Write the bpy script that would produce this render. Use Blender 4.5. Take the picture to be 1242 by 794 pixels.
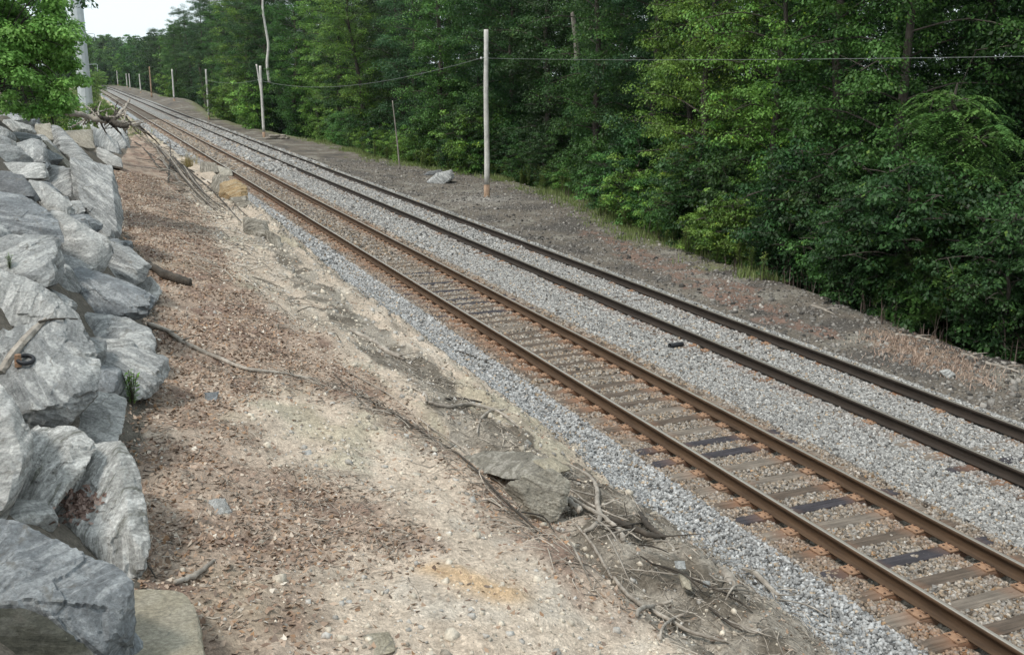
import bpy, bmesh, math, random
import numpy as np
from mathutils import Vector, noise as mnoise

# ------------------------------------------------------------------ camera, sky, sun, exposure
for o in list(bpy.data.objects): bpy.data.objects.remove(o)
SC = bpy.context.scene
COL = SC.collection
H = 5.45                       # eye above the rail tops
FPX = 1240.0                   # focal length in photo pixels (1242 wide)
PITCH = math.radians(14.08); YAW = math.radians(22.86)
cam = bpy.data.cameras.new('camera'); camo = bpy.data.objects.new('camera', cam); COL.objects.link(camo)
cam.sensor_width = 36.0; cam.lens = FPX/1242*36.0; cam.clip_start = 0.05; cam.clip_end = 6000
camo.location = (0, 0, H); camo.rotation_euler = (math.pi/2-PITCH, 0, -YAW)
SC.camera = camo

world = bpy.data.worlds.new('World'); SC.world = world; world.use_nodes = True
SUN_EL, SUN_AZ = math.radians(58), math.radians(250)   # azimuth clockwise from +Y
nt = world.node_tree; nt.nodes.clear()
sky = nt.nodes.new('ShaderNodeTexSky'); sky.sky_type = 'NISHITA'; sky.sun_disc = False
sky.sun_elevation = SUN_EL; sky.sun_rotation = SUN_AZ; sky.dust_density = 3.0
mix = nt.nodes.new('ShaderNodeMixRGB'); mix.inputs[0].default_value = 0.86
mix.inputs[2].default_value = (7.5, 8.5, 8.9, 1)       # even cloud deck
bg = nt.nodes.new('ShaderNodeBackground'); bg.inputs[1].default_value = 0.082
wo = nt.nodes.new('ShaderNodeOutputWorld')
nt.links.new(sky.outputs[0], mix.inputs[1]); nt.links.new(mix.outputs[0], bg.inputs[0]); nt.links.new(bg.outputs[0], wo.inputs[0])
sl = bpy.data.lights.new('sun', 'SUN'); sl.energy = 1.5; sl.angle = math.radians(10); sl.color = (1, .94, .86)
so = bpy.data.objects.new('sun', sl); COL.objects.link(so)
sd = Vector((math.sin(SUN_AZ)*math.cos(SUN_EL), math.cos(SUN_AZ)*math.cos(SUN_EL), math.sin(SUN_EL)))
so.rotation_euler = sd.to_track_quat('Z', 'Y').to_euler(); so.location = (-20, -20, 40)
SC.view_settings.view_transform = 'Standard'; SC.view_settings.look = 'None'
SC.view_settings.exposure = 0.84; SC.view_settings.gamma = 1.0; SC.view_settings.use_curve_mapping = False
SC.render.engine = 'CYCLES'
SC.cycles.max_bounces = 6; SC.cycles.transparent_max_bounces = 4

rng = np.random.default_rng(7); random.seed(7)

# ------------------------------------------------------------------ numeric helpers
def hash3(ix, iy, iz, seed):
    n = (ix.astype(np.int64)*374761393 + iy.astype(np.int64)*668265263 + iz.astype(np.int64)*2147483647 + seed*1274126177) & 0xffffffff
    n = ((n ^ (n >> 13))*1274126177) & 0xffffffff
    n = ((n ^ (n >> 16))*2246822519) & 0xffffffff
    return ((n ^ (n >> 15)) & 0xffffff)/float(0xffffff)
def vn(x, y, z=None, seed=0):
    x = np.asarray(x, float); y = np.asarray(y, float); z = np.zeros_like(x) if z is None else np.asarray(z, float)
    x0 = np.floor(x); y0 = np.floor(y); z0 = np.floor(z)
    fx, fy, fz = x-x0, y-y0, z-z0
    fx = fx*fx*(3-2*fx); fy = fy*fy*(3-2*fy); fz = fz*fz*(3-2*fz)
    r = 0
    for a in (0, 1):
        for b in (0, 1):
            for c in (0, 1):
                w = (fx if a else 1-fx)*(fy if b else 1-fy)*(fz if c else 1-fz)
                r = r + w*hash3(x0+a, y0+b, z0+c, seed)
    return r*2-1
def fbm(x, y, z=None, o=4, seed=0, g=.5):
    x = np.asarray(x, float); y = np.asarray(y, float); z = np.zeros_like(x) if z is None else np.asarray(z, float)
    r = 0; a = 1; f = 1
    for i in range(o):
        r = r + a*vn(x*f+i*17.3, y*f+i*9.1, z*f+i*5.7, seed+i); a *= g; f *= 2.03
    return r
def sst(a, b, x):
    t = np.clip((x-a)/(b-a), 0, 1); return t*t*(3-2*t)
def in_poly(px, py, poly):
    c = np.zeros(px.shape, bool); n = len(poly)
    for i in range(n):
        x1, y1 = poly[i]; x2, y2 = poly[(i+1) % n]
        if y1 == y2: continue
        m = ((y1 > py) != (y2 > py)) & (px < (x2-x1)*(py-y1)/(y2-y1)+x1); c ^= m
    return c

# ------------------------------------------------------------------ terrain
TY = np.array([-20, 0, 4, 6, 7.5, 13, 17.6, 22, 29, 38, 50, 65, 85, 150, 1200.])
TX = np.array([.3, .25, .22, .18, 0, .65, 1.0, .9, .75, .95, 1.6, 2.6, 4.0, 4.6, 4.6])
TZ = np.array([2.2, 2.1, 2.0, 1.95, 1.95, 1.95, 1.95, 1.93, 1.9, 1.8, 1.35, .65, .15, -.1, -.2])
EY = np.array([-20, 14.9, 17.1, 22.8, 30.2, 35.8, 44.5, 55.5, 59.7, 62.1, 71.9, 85.6, 104, 124, 149, 200, 230, 400, 1200.])
EX = np.array([18.6, 17.9, 17.4, 17.9, 18.9, 19.7, 21.7, 22.3, 21.3, 20.2, 19.6, 20.0, 18.3, 17.2, 17.4, 20, 20.5, 22, 22.])
def shift(Y): return np.where(Y > 330, (np.maximum(Y-330, 0)**2)/7000.0, 0.0)
LEDGE = []
def smooth_bump(X, Y, cx, cy, rx, ry, h): return h*np.exp(-((X-cx)/rx)**2-((Y-cy)/ry)**2)
def base_z(X, Y, ledge=True):
    X = np.asarray(X, float); Y = np.asarray(Y, float)
    xs = X+shift(Y)
    xt = np.interp(Y, TY, TX); zt = np.interp(Y, TY, TZ)
    zt0 = zt
    near = 1-sst(60, 90, Y)
    top = zt0+2.35*(1-sst(34, 70, Y))
    # boulder slope on the left
    zl = np.where(xs < xt, zt+(xt-xs)*(top-zt0)/2.4-.02*near, zt)
    zl = np.where(xs < xt-2.4, top+.06*(xt-2.4-xs)*near*np.exp(-np.abs(xt-2.4-xs)/60), zl)
    # bank to the right of the toe
    xb = xt+1.0; zb = zt-.22*near
    xm = 5.4; zm = .62*near-.3*(1-near); xe = 6.5; ze = -.22
    zr = np.where(xs < xb, zt+(zb-zt)*(xs-xt)/(xb-xt),
         np.where(xs < xm, zb+(zm-zb)*(xs-xb)/(xm-xb),
         np.where(xs < xe, zm+(ze-zm)*(xs-xm)/(xe-xm), ze+(-.34-ze)*np.clip((xs-xe)/.45, 0, 1))))
    z = np.where(xs < xt, zl, zr)
    # ballast
    bal = np.where(xs < 7.35, -.36+.14*sst(6.95, 7.35, xs), -.235)
    for rx in (8.0, 9.505): bal = bal-.07*np.exp(-((xs-rx)/.10)**4)
    bal = np.where((xs > 10.2) & (xs < 14.1), -.205-.024*sst(11.0, 11.3, xs)*(1-sst(13.8, 14.0, xs)), bal)
    bal = np.where((xs > 9.9) & (xs < 10.35), -.235+.03*sst(9.9, 10.3, xs), bal)
    z = np.where(xs > 6.95, bal, z)
    z = np.where(xs > 13.8, -.205-.33*sst(13.85, 14.75, xs), z)
    ex = np.interp(Y, EY, EX)
    z = np.where(xs > 14.75, -.535+.10*np.sin(Y*.31+1)*sst(15, 16.5, xs)*sst(0, 20, 60-Y), z)
    z = z-2.3*sst(0, 5.0, xs-ex)-np.clip(xs-ex-5, 0, 60)*.02
    # rock ledges and humps on the bank edge
    z = z+smooth_bump(xs, Y, 6.05, 51, .7, 6.5, .6)+smooth_bump(xs, Y, 5.9, 36, .6, 4, .35)+smooth_bump(xs, Y, 2.6, 8.2, 1.2, 2.0, .22)
    z = z+smooth_bump(xs, Y, 17.6, 45.6, 1.3, 1.6, .10)+smooth_bump(xs, Y, 18.5, 205, 3.5, 30, 1.0)
    z = np.where((Y > 500), z+sst(500, 900, Y)*2.0, z)
    if ledge and LEDGE:
        # signed distance to the crest polyline (positive on the track side)
        best = np.full(np.shape(X), 1e9); sg = np.zeros(np.shape(X))
        for (x1, y1), (x2, y2) in zip(LEDGE[:-1], LEDGE[1:]):
            dx, dy = x2-x1, y2-y1; L = math.hypot(dx, dy)
            t = np.clip(((X-x1)*dx+(Y-y1)*dy)/L**2, 0, 1)
            d = np.hypot(X-x1-t*dx, Y-y1-t*dy); s = ((X-x1)*dy-(Y-y1)*dx)/L
            m = d < best; best = np.where(m, d, best); sg = np.where(m, s, sg)
        win = sst(3.5, 5.0, Y)*(1-sst(11, 15.5, Y))
        sdist = best*np.sign(sg)
        z = z+win*(.16*np.exp(-((sdist+.25)/.5)**2)-.30*np.where(sdist > 0, 1, 0)*sst(0, .18, sdist)*(1-sst(.5, 1.5, sdist)))
    return z

cy_, sy_ = math.cos(YAW), math.sin(YAW); cp_, sp_ = math.cos(PITCH), math.sin(PITCH)
def ray(px, py):                 # direction with unit level-forward component
    r = px-621; u = 397-py; w = FPX
    Z = u*cp_-w*sp_; F = w*cp_+u*sp_
    return np.array([(r*cy_+F*sy_)/F, (-r*sy_+F*cy_)/F, Z/F])
def at(px, py, F):
    return np.array([0, 0, H])+ray(px, py)*F
def G(px, py, ledge=True):       # where the sight line to a spot meets the ground
    d = ray(px, py)
    F = np.concatenate([np.arange(2.5, 30, .04), np.geomspace(30, 1500, 3000)])
    P = d[None]*F[:, None]+np.array([0, 0, H])
    b = base_z(P[:, 0], P[:, 1], ledge) > P[:, 2]
    i = int(np.argmax(b)) if b.any() else len(F)-1
    return P[i]
def GP(pts): return [tuple(G(*p)[:2]) for p in pts]
_lp = [(330, 458), (390, 470), (440, 488), (520, 540), (600, 598), (650, 645), (700, 695), (760, 745), (850, 800), (930, 850)]
LEDGE = [tuple(G(px, py, False)[:2]) for px, py in _lp][::-1]

# ------------------------------------------------------------------ mesh helpers
def new_mesh(name, V, F, mat=None, smooth=False, attrs=None):
    """V (n,3); F (m,k) int array (all same k) or list of lists"""
    me = bpy.data.meshes.new(name)
    V = np.asarray(V, np.float32)
    if isinstance(F, np.ndarray):
        k = F.shape[1]; m = F.shape[0]
        me.vertices.add(len(V)); me.vertices.foreach_set('co', V.ravel())
        me.loops.add(m*k); me.loops.foreach_set('vertex_index', F.astype(np.int32).ravel())
        me.polygons.add(m); me.polygons.foreach_set('loop_start', np.arange(0, m*k, k, dtype=np.int32))
        me.update(calc_edges=True)
    else:
        me.from_pydata([tuple(v) for v in V.tolist()], [], F); me.update()
    if smooth: me.polygons.foreach_set('use_smooth', np.ones(len(me.polygons), bool))
    if attrs:
        for an, arr in attrs.items():
            arr = np.asarray(arr, np.float32)
            if arr.ndim == 1:
                a = me.attributes.new(an, 'FLOAT', 'POINT'); a.data.foreach_set('value', arr)
            elif an.startswith('v_'):
                a = me.attributes.new(an, 'FLOAT_VECTOR', 'POINT'); a.data.foreach_set('vector', arr.ravel())
            else:
                a = me.attributes.new(an, 'FLOAT_COLOR', 'POINT')
                if arr.shape[1] == 3: arr = np.concatenate([arr, np.ones((len(arr), 1), np.float32)], 1)
                a.data.foreach_set('color', arr.ravel())
    if mat: me.materials.append(mat)
    return me
def link(name, me, parent=None, loc=None):
    o = bpy.data.objects.new(name, me); COL.objects.link(o)
    if parent: o.parent = parent
    if loc is not None: o.location = loc
    return o
def tag(o, label=None, cat=None, group=None, kind=None):
    if label: o['label'] = label
    if cat: o['category'] = cat
    if group: o['group'] = group
    if kind: o['kind'] = kind
    return o
def empty(name, loc=(0, 0, 0)):
    o = bpy.data.objects.new(name, None); COL.objects.link(o); o.location = loc; o.empty_display_size = .3; return o
class MB:
    def __init__(s): s.V = []; s.F = []; s.n = 0
    def add(s, V, F):
        V = np.asarray(V, float); s.V.append(V); s.F += [[i+s.n for i in f] for f in F]; s.n += len(V)
    def box(s, lo, hi):
        x0, y0, z0 = lo; x1, y1, z1 = hi
        s.add([(x0,y0,z0),(x1,y0,z0),(x1,y1,z0),(x0,y1,z0),(x0,y0,z1),(x1,y0,z1),(x1,y1,z1),(x0,y1,z1)],
              [(0,3,2,1),(4,5,6,7),(0,1,5,4),(1,2,6,5),(2,3,7,6),(3,0,4,7)])
    def tube(s, P, R, k=6, jit=0):
        P = np.asarray(P, float); R = np.broadcast_to(np.asarray(R, float), (len(P),)); n = len(P)
        T = np.gradient(P, axis=0); T /= np.linalg.norm(T, axis=1)[:, None]+1e-9
        up = np.array([0, 0, 1.]) if abs(T[0][2]) < .9 else np.array([1., 0, 0])
        V = []
        for i in range(n):
            a = np.cross(T[i], up); a /= np.linalg.norm(a)+1e-9; b = np.cross(T[i], a); up = -b if False else np.cross(a, T[i])
            for j in range(k):
                t = 2*math.pi*j/k; rr = R[i]*(1+(random.uniform(-jit, jit) if jit else 0))
                V.append(P[i]+rr*(math.cos(t)*a+math.sin(t)*b))
        F = [(i*k+j, i*k+(j+1) % k, (i+1)*k+(j+1) % k, (i+1)*k+j) for i in range(n-1) for j in range(k)]
        F.append(tuple(range(k))[::-1]); F.append(tuple((n-1)*k+j for j in range(k)))
        s.add(V, F)
    def mesh(s, name, mat, smooth=False):
        me = new_mesh(name, np.concatenate(s.V), [list(f) for f in s.F], mat, smooth)
        return me
def fix_normals(me):
    bm = bmesh.new(); bm.from_mesh(me); bmesh.ops.recalc_face_normals(bm, faces=bm.faces); bm.to_mesh(me); bm.free()
def spline(P, n):
    P = np.asarray(P, float); t = np.linspace(0, len(P)-1, n); out = []
    for u in t:
        i = min(int(u), len(P)-2); f = u-i
        p0 = P[max(i-1, 0)]; p1 = P[i]; p2 = P[i+1]; p3 = P[min(i+2, len(P)-1)]
        out.append(.5*((2*p1)+(-p0+p2)*f+(2*p0-5*p1+4*p2-p3)*f*f+(-p0+3*p1-3*p2+p3)*f**3))
    return np.array(out)

# ------------------------------------------------------------------ materials
def mat(name):
    m = bpy.data.materials.new(name); m.use_nodes = True; t = m.node_tree
    b = t.nodes['Principled BSDF']; b.inputs['Specular IOR Level'].default_value = .3
    return m, t, b
def N(t, ty, **kw):
    n = t.nodes.new(ty)
    for k, v in kw.items():
        if k.startswith('i_'): n.inputs[k[2:].replace('_', ' ')].default_value = v
        else: setattr(n, k, v)
    return n
def ramp(t, fac, stops):
    r = t.nodes.new('ShaderNodeValToRGB'); e = r.color_ramp.elements
    while len(e) < len(stops): e.new(.5)
    for el, (p, c) in zip(e, stops):
        el.position = p; el.color = (c, c, c, 1) if not hasattr(c, '__len__') else (*c[:3], 1)
    t.links.new(fac, r.inputs[0]); return r.outputs[0]
def mx(t, a, b, fac, mode='MIX'):
    n = t.nodes.new('ShaderNodeMixRGB'); n.blend_type = mode
    for i, v in ((0, fac), (1, a), (2, b)):
        if hasattr(v, 'links') or hasattr(v, 'is_linked'): t.links.new(v, n.inputs[i])
        else: n.inputs[i].default_value = v if i == 0 else (*v[:3], 1)
    return n.outputs[0]
def bump(t, b, h, s=.5, d=.02, prev=None):
    n = t.nodes.new('ShaderNodeBump'); n.inputs['Strength'].default_value = s; n.inputs['Distance'].default_value = d
    t.links.new(h, n.inputs['Height'])
    if prev: t.links.new(prev, n.inputs['Normal'])
    t.links.new(n.outputs[0], b.inputs['Normal']); return n.outputs[0]
def noise_n(t, vec, scale, detail=4, rough=.55, dist=0):
    n = t.nodes.new('ShaderNodeTexNoise'); n.inputs['Scale'].default_value = scale; n.inputs['Detail'].default_value = detail
    n.inputs['Roughness'].default_value = rough; n.inputs['Distortion'].default_value = dist
    t.links.new(vec, n.inputs['Vector']); return n.outputs['Fac']
def coord(t, kind='Object'): return t.nodes.new('ShaderNodeTexCoord').outputs[kind]
def scaled(t, vec, s, rot=(0, 0, 0)):
    n = t.nodes.new('ShaderNodeMapping'); n.inputs['Scale'].default_value = s; n.inputs['Rotation'].default_value = rot
    t.links.new(vec, n.inputs['Vector']); return n.outputs[0]
def attr(t, name, out='Color'):
    n = t.nodes.new('ShaderNodeAttribute'); n.attribute_name = name; return n.outputs[out]

def ground_mat():
    m, t, b = mat('earth_and_gravel'); v = coord(t)
    col = attr(t, 'Col'); gr = attr(t, 'grav', 'Fac')
    n1 = noise_n(t, v, 22, 6, .65); n2 = noise_n(t, v, 3.1, 5, .6)
    vo = t.nodes.new('ShaderNodeTexVoronoi'); vo.inputs['Scale'].default_value = 21; t.links.new(v, vo.inputs['Vector'])
    vo2 = t.nodes.new('ShaderNodeTexVoronoi'); vo2.inputs['Scale'].default_value = 60; t.links.new(v, vo2.inputs['Vector'])
    c = mx(t, col, ramp(t, n1, [(.25, .55), (.5, .95), (.75, 1.45)]), 1.0, 'MULTIPLY')
    c = mx(t, c, ramp(t, n2, [(.3, .75), (.7, 1.25)]), .8, 'MULTIPLY')
    # pebbly speckle: a tint per cell
    sep = t.nodes.new('ShaderNodeSeparateColor'); t.links.new(vo2.outputs['Color'], sep.inputs[0])
    peb = ramp(t, sep.outputs[0], [(0, .7), (.55, .95), (.9, 1.15), (1, 1.7)])
    c = mx(t, c, peb, .45, 'MULTIPLY')
    sep2 = t.nodes.new('ShaderNodeSeparateColor'); t.links.new(vo.outputs['Color'], sep2.inputs[0])
    st = ramp(t, sep2.outputs[0], [(0, .45), (.5, .95), (1, 1.6)])
    c = mx(t, c, mx(t, c, st, 1, 'MULTIPLY'), gr)
    t.links.new(c, b.inputs['Base Color']); b.inputs['Roughness'].default_value = .95; b.inputs['Specular IOR Level'].default_value = .12
    h = mx(t, n1, ramp(t, vo.outputs['Distance'], [(0, 1), (.6, 0)]), gr)
    p = bump(t, b, h, .7, .05)
    bump(t, b, ramp(t, vo2.outputs['Distance'], [(0, 1), (.5, 0)]), .45, .012, p)
    return m
def stone_mat():
    m, t, b = mat('crushed_stone'); v = coord(t)
    c = mx(t, attr(t, 'Col'), ramp(t, noise_n(t, v, 45, 3), [(.3, .75), (.7, 1.25)]), 1, 'MULTIPLY')
    t.links.new(c, b.inputs['Base Color']); b.inputs['Roughness'].default_value = .85; return m
def leafy_mat(name, var=.25, trans=.3):
    m, t, b = mat(name)
    col = attr(t, 'Col')
    oi = t.nodes.new('ShaderNodeObjectInfo')
    hs = t.nodes.new('ShaderNodeHueSaturation'); t.links.new(col, hs.inputs['Color'])
    mr = t.nodes.new('ShaderNodeMapRange'); mr.inputs['To Min'].default_value = 1-var; mr.inputs['To Max'].default_value = 1+var
    t.links.new(oi.outputs['Random'], mr.inputs['Value']); t.links.new(mr.outputs[0], hs.inputs['Value'])
    mr2 = t.nodes.new('ShaderNodeMapRange'); mr2.inputs['To Min'].default_value = .485; mr2.inputs['To Max'].default_value = .512
    mu = t.nodes.new('ShaderNodeMath'); mu.operation = 'FRACT'; mm = t.nodes.new('ShaderNodeMath'); mm.operation = 'MULTIPLY'; mm.inputs[1].default_value = 7.31
    t.links.new(oi.outputs['Random'], mm.inputs[0]); t.links.new(mm.outputs[0], mu.inputs[0]); t.links.new(mu.outputs[0], mr2.inputs['Value'])
    t.links.new(mr2.outputs[0], hs.inputs['Hue'])
    t.links.new(hs.outputs[0], b.inputs['Base Color']); b.inputs['Roughness'].default_value = .5; b.inputs['Specular IOR Level'].default_value = .3
    tr = t.nodes.new('ShaderNodeBsdfTranslucent'); t.links.new(hs.outputs[0], tr.inputs[0])
    ms = t.nodes.new('ShaderNodeMixShader'); ms.inputs[0].default_value = trans
    t.links.new(b.outputs[0], ms.inputs[1]); t.links.new(tr.outputs[0], ms.inputs[2])
    t.links.new(ms.outputs[0], t.nodes['Material Output'].inputs[0]); return m
def bark_mat(name, c1, c2, sc=(14, 14, 2.5)):
    m, t, b = mat(name); v = scaled(t, coord(t), sc)
    n = noise_n(t, v, 1.0, 6, .7, .4)
    t.links.new(ramp(t, n, [(.3, c1), (.65, c2)]), b.inputs['Base Color']); b.inputs['Roughness'].default_value = .9
    bump(t, b, n, .6, .02); return m
def wood_mat(name, c1, c2, sc=(1.2, 30, 30), stain=0):
    m, t, b = mat(name); o = coord(t); v = scaled(t, o, sc)
    n = noise_n(t, v, 1.0, 6, .7, .6); n2 = noise_n(t, o, 2.3, 3)
    c = ramp(t, n, [(.28, c1), (.7, c2)])
    c = mx(t, c, ramp(t, n2, [(.3, .7), (.7, 1.25)]), 1, 'MULTIPLY')
    if stain:
        sp = t.nodes.new('ShaderNodeSeparateXYZ'); t.links.new(o, sp.inputs[0])
        ab = N(t, 'ShaderNodeMath', operation='ABSOLUTE'); t.links.new(sp.outputs[0], ab.inputs[0])
        su = N(t, 'ShaderNodeMath', operation='SUBTRACT'); su.inputs[1].default_value = .78; t.links.new(ab.outputs[0], su.inputs[0])
        a2 = N(t, 'ShaderNodeMath', operation='ABSOLUTE'); t.links.new(su.outputs[0], a2.inputs[0])
        ad = N(t, 'ShaderNodeMath', operation='MULTIPLY_ADD'); t.links.new(n2, ad.inputs[0]); ad.inputs[1].default_value = .35; t.links.new(a2.outputs[0], ad.inputs[2])
        f = ramp(t, ad.outputs[0], [(.25, stain), (.62, 0)])
        c = mx(t, c, (.25, .135, .08), f)
    t.links.new(c, b.inputs['Base Color']); b.inputs['Roughness'].default_value = .85
    bump(t, b, n, .8, .015); return m
def rock_mat(name, base, light, dark, freq=1.0, amount=.5, lichen=0.3):
    m, t, b = mat(name); sc = attr(t, 'v_strata', 'Vector'); o = coord(t)
    n0 = noise_n(t, o, 2.2, 3, .5)
    st = noise_n(t, scaled(t, sc, (1.9*freq, 1.9*freq, 15*freq)), 1.0, 9, .64, .55)
    st2 = noise_n(t, scaled(t, sc, (3*freq, 3*freq, 48*freq)), 1.0, 6, .62, 1.0)
    fine = noise_n(t, o, 30, 9, .78)
    c = mx(t, base, light, ramp(t, st, [(.50, 0), (.57, amount)]))
    c = mx(t, c, dark, ramp(t, st, [(.36, amount), (.43, 0)]))
    c = mx(t, c, light, ramp(t, st2, [(.6, 0), (.7, amount*.8)]))
    c = mx(t, c, ramp(t, fine, [(.36, .58), (.5, .97), (.64, 1.42)]), .95, 'MULTIPLY')
    c = mx(t, c, ramp(t, n0, [(.3, .8), (.7, 1.15)]), 1, 'MULTIPLY')
    li = noise_n(t, o, 6.5, 5, .7, .3)
    c = mx(t, c, (.42, .42, .36), ramp(t, li, [(.66, 0), (.70, lichen)]))
    c = mx(t, c, (.085, .085, .045), ramp(t, noise_n(t, o, 3.3, 6, .75), [(.60, 0), (.72, lichen*1.3)]))
    t.links.new(c, b.inputs['Base Color']); b.inputs['Roughness'].default_value = .8
    nd = t.nodes.new('ShaderNodeTexNoise'); nd.inputs['Scale'].default_value = 3.5; nd.inputs['Detail'].default_value = 6; t.links.new(sc, nd.inputs['Vector'])
    va = t.nodes.new('ShaderNodeVectorMath'); va.operation = 'MULTIPLY_ADD'; t.links.new(nd.outputs['Color'], va.inputs[0]); va.inputs[1].default_value = (.5, .5, .28); t.links.new(sc, va.inputs[2])
    vc = t.nodes.new('ShaderNodeTexVoronoi'); vc.feature = 'DISTANCE_TO_EDGE'; vc.inputs['Scale'].default_value = 1.0; t.links.new(scaled(t, va.outputs[0], (1.6, 1.2, 5.5)), vc.inputs['Vector'])
    cm = ramp(t, noise_n(t, o, 4.5, 4, .6), [(.48, 0), (.6, .75)])
    c = mx(t, c, mx(t, c, (.16, .15, .13), ramp(t, vc.outputs['Distance'], [(.004, .9), (.035, 0)])), cm)
    cr = noise_n(t, scaled(t, sc, (1.3, 1.3, 3.2)), 2.6, 3, .5, .8)
    crk = ramp(t, cr, [(.480, 1), (.497, 0), (.503, 0), (.520, 1)])
    n_ = t.nodes.new('ShaderNodeMixRGB'); n_.blend_type = 'MULTIPLY'; n_.inputs[0].default_value = .14; t.links.new(c, n_.inputs[1]); t.links.new(ramp(t, cr, [(.488, 1), (.498, .25), (.502, .25), (.512, 1)]), n_.inputs[2]); t.links.new(n_.outputs[0], b.inputs['Base Color'])
    blk = noise_n(t, scaled(t, sc, (1, 1, 2.2)), 3.2, 8, .72)
    p = bump(t, b, blk, .9, .09); p = bump(t, b, st, .45, .03, p); p = bump(t, b, st2, .45, .012, p); bump(t, b, fine, .8, .018, p)
    return m
def plain_mat(name, c, rough=.7, metal=0, nz=.3, sc=8):
    m, t, b = mat(name); n = noise_n(t, coord(t), sc, 5, .65)
    cc = mx(t, c, ramp(t, n, [(.3, 1-nz), (.7, 1+nz)]), 1, 'MULTIPLY')
    t.links.new(cc, b.inputs['Base Color']); b.inputs['Roughness'].default_value = rough; b.inputs['Metallic'].default_value = metal
    bump(t, b, n, .25, .01); return m

M = dict(
    ground=ground_mat(), stone=stone_mat(), leaf=leafy_mat('foliage'), bright=leafy_mat('bright_foliage', .06, .35),
    litter=leafy_mat('fallen_leaves', .02, .1), bark=bark_mat('bark', (.03, .025, .02), (.10, .085, .07)),
    barkp=bark_mat('pale_bark', (.14, .12, .10), (.34, .31, .27)), barkr=bark_mat('red_brown_bark', (.07, .035, .025), (.16, .09, .07)),
    tie_dark=wood_mat('creosoted_timber', (.022, .02, .024), (.062, .056, .062), stain=.6),
    tie_brown=wood_mat('weathered_brown_timber', (.045, .034, .026), (.155, .12, .092), stain=1.0),
    tie_grey=wood_mat('weathered_grey_timber', (.075, .062, .05), (.25, .21, .17), stain=.75),
    tie_far=wood_mat('distant_sleeper_timber', (.11, .09, .075), (.27, .235, .195)),
    pole=wood_mat('silvered_pole_wood', (.38, .36, .33), (.68, .66, .62), (18, 18, 1.3)),
    polebase=wood_mat('rusty_brown_pole_wood', (.24, .15, .10), (.42, .30, .21), (18, 18, 1.3)),
    drift=wood_mat('bleached_dead_wood', (.15, .125, .10), (.42, .38, .33), (9, 9, 9)),
    darkwood=wood_mat('dark_rotten_wood', (.02, .017, .014), (.09, .075, .06), (9, 9, 9)),
    steel=plain_mat('galvanised_steel', (.50, .53, .54), .55, .2, .12, 1.5),
    wire=plain_mat('weathered_cable', (.16, .17, .16), .6, .3),
    rust=plain_mat('orange_rust', (.265, .16, .10), .85, 0, .4, 14),
    rustdark=plain_mat('dark_rust', (.06, .035, .025), .8, 0, .4, 14),
    black=plain_mat('black_rubber', (.02, .021, .024), .5, 0, .2),
    white=plain_mat('white_porcelain', (.7, .7, .68), .4, 0, .05),
)
def rail_mat(name, side, top, topm):
    m, t, b = mat(name); v = coord(t)
    n = noise_n(t, scaled(t, v, (14, 1.6, 14)), 1, 6, .7); g = attr(t, 'polish', 'Fac')
    c = mx(t, ramp(t, n, [(.3, [x*.6 for x in side]), (.7, [x*1.35 for x in side])]), top, g)
    t.links.new(c, b.inputs['Base Color'])
    t.links.new(ramp(t, g, [(0, .8), (1, .28)]), b.inputs['Roughness']); 
    mu = N(t, 'ShaderNodeMath', operation='MULTIPLY'); mu.inputs[1].default_value = topm; t.links.new(g, mu.inputs[0]); t.links.new(mu.outputs[0], b.inputs['Metallic'])
    bump(t, b, n, .3, .004); return m
M['rail_near'] = rail_mat('rusty_rail_steel', (.078, .047, .027), (.56, .51, .45), .7)
M['rail_far'] = rail_mat('dark_rail_steel', (.034, .025, .019), (.42, .38, .33), .6)

# ------------------------------------------------------------------ ground sheet
def geo(a, b, s0, k):
    out = [a]; s = s0
    while out[-1] < b: out.append(out[-1]+s); s *= k
    return out
gx = sorted(set([-x for x in geo(3.2, 900, .15, 1.14)] + list(np.arange(-3.2, 7.3, .065)) + list(np.arange(7.3, 17, .12)) + list(np.arange(17, 28, .3)) + geo(28, 1100, .5, 1.13)))
gy = sorted(set([-x for x in geo(-3.0, 120, .2, 1.2)] + geo(3.0, 1400, .055, 1.0105)))
gx = np.array(gx); gy = np.array([y for y in gy if y <= 3.0-1e-6] + [y for y in gy if y >= 3.0-1e-6]); gy = np.unique(np.round(gy, 5)); gx = np.unique(np.round(gx, 5))
X, Y = np.meshgrid(gx, gy); X = X.ravel(); Y = Y.ravel()
XS = X+shift(Y)
Zb = base_z(X, Y)
wx = X+.22*fbm(X*1.7, Y*1.7, o=4, seed=5); wy = Y+.35*fbm(X*1.7+40, Y*1.7, o=4, seed=6)
def zone(pts): return in_poly(wx, wy, GP(pts)).astype(float)
xt = np.interp(Y, TY, TX); ex = np.interp(Y, EY, EX)
bank = (XS < 6.75+.25*fbm(X*1.3, Y*1.1, o=4, seed=11))
rough = np.where(bank, .065, np.where(XS < 14.2, .012, .035))
Z = Zb+bank*.07*fbm(X*.55, Y*.35, o=3, seed=91)*sst(3, 6, Y)+rough*fbm(X*1.1, Y*1.1, o=5, seed=1)+np.where(bank, .055*(np.abs(fbm(X*3.5, Y*3.5, o=4, seed=3))), 0)
ero = bank*sst(3.6, 5.6, XS)*(1-sst(6.4, 6.75, XS))*sst(4, 7, Y); Z = Z+ero*(.25*(.45-np.abs(fbm(X*1.5, Y*.9, o=5, seed=71)))+.05*fbm(X*5, Y*5, o=3, seed=72))
Z = Z+np.where(XS > ex+2, .15*fbm(X*.4, Y*.4, o=4, seed=9), 0)
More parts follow.
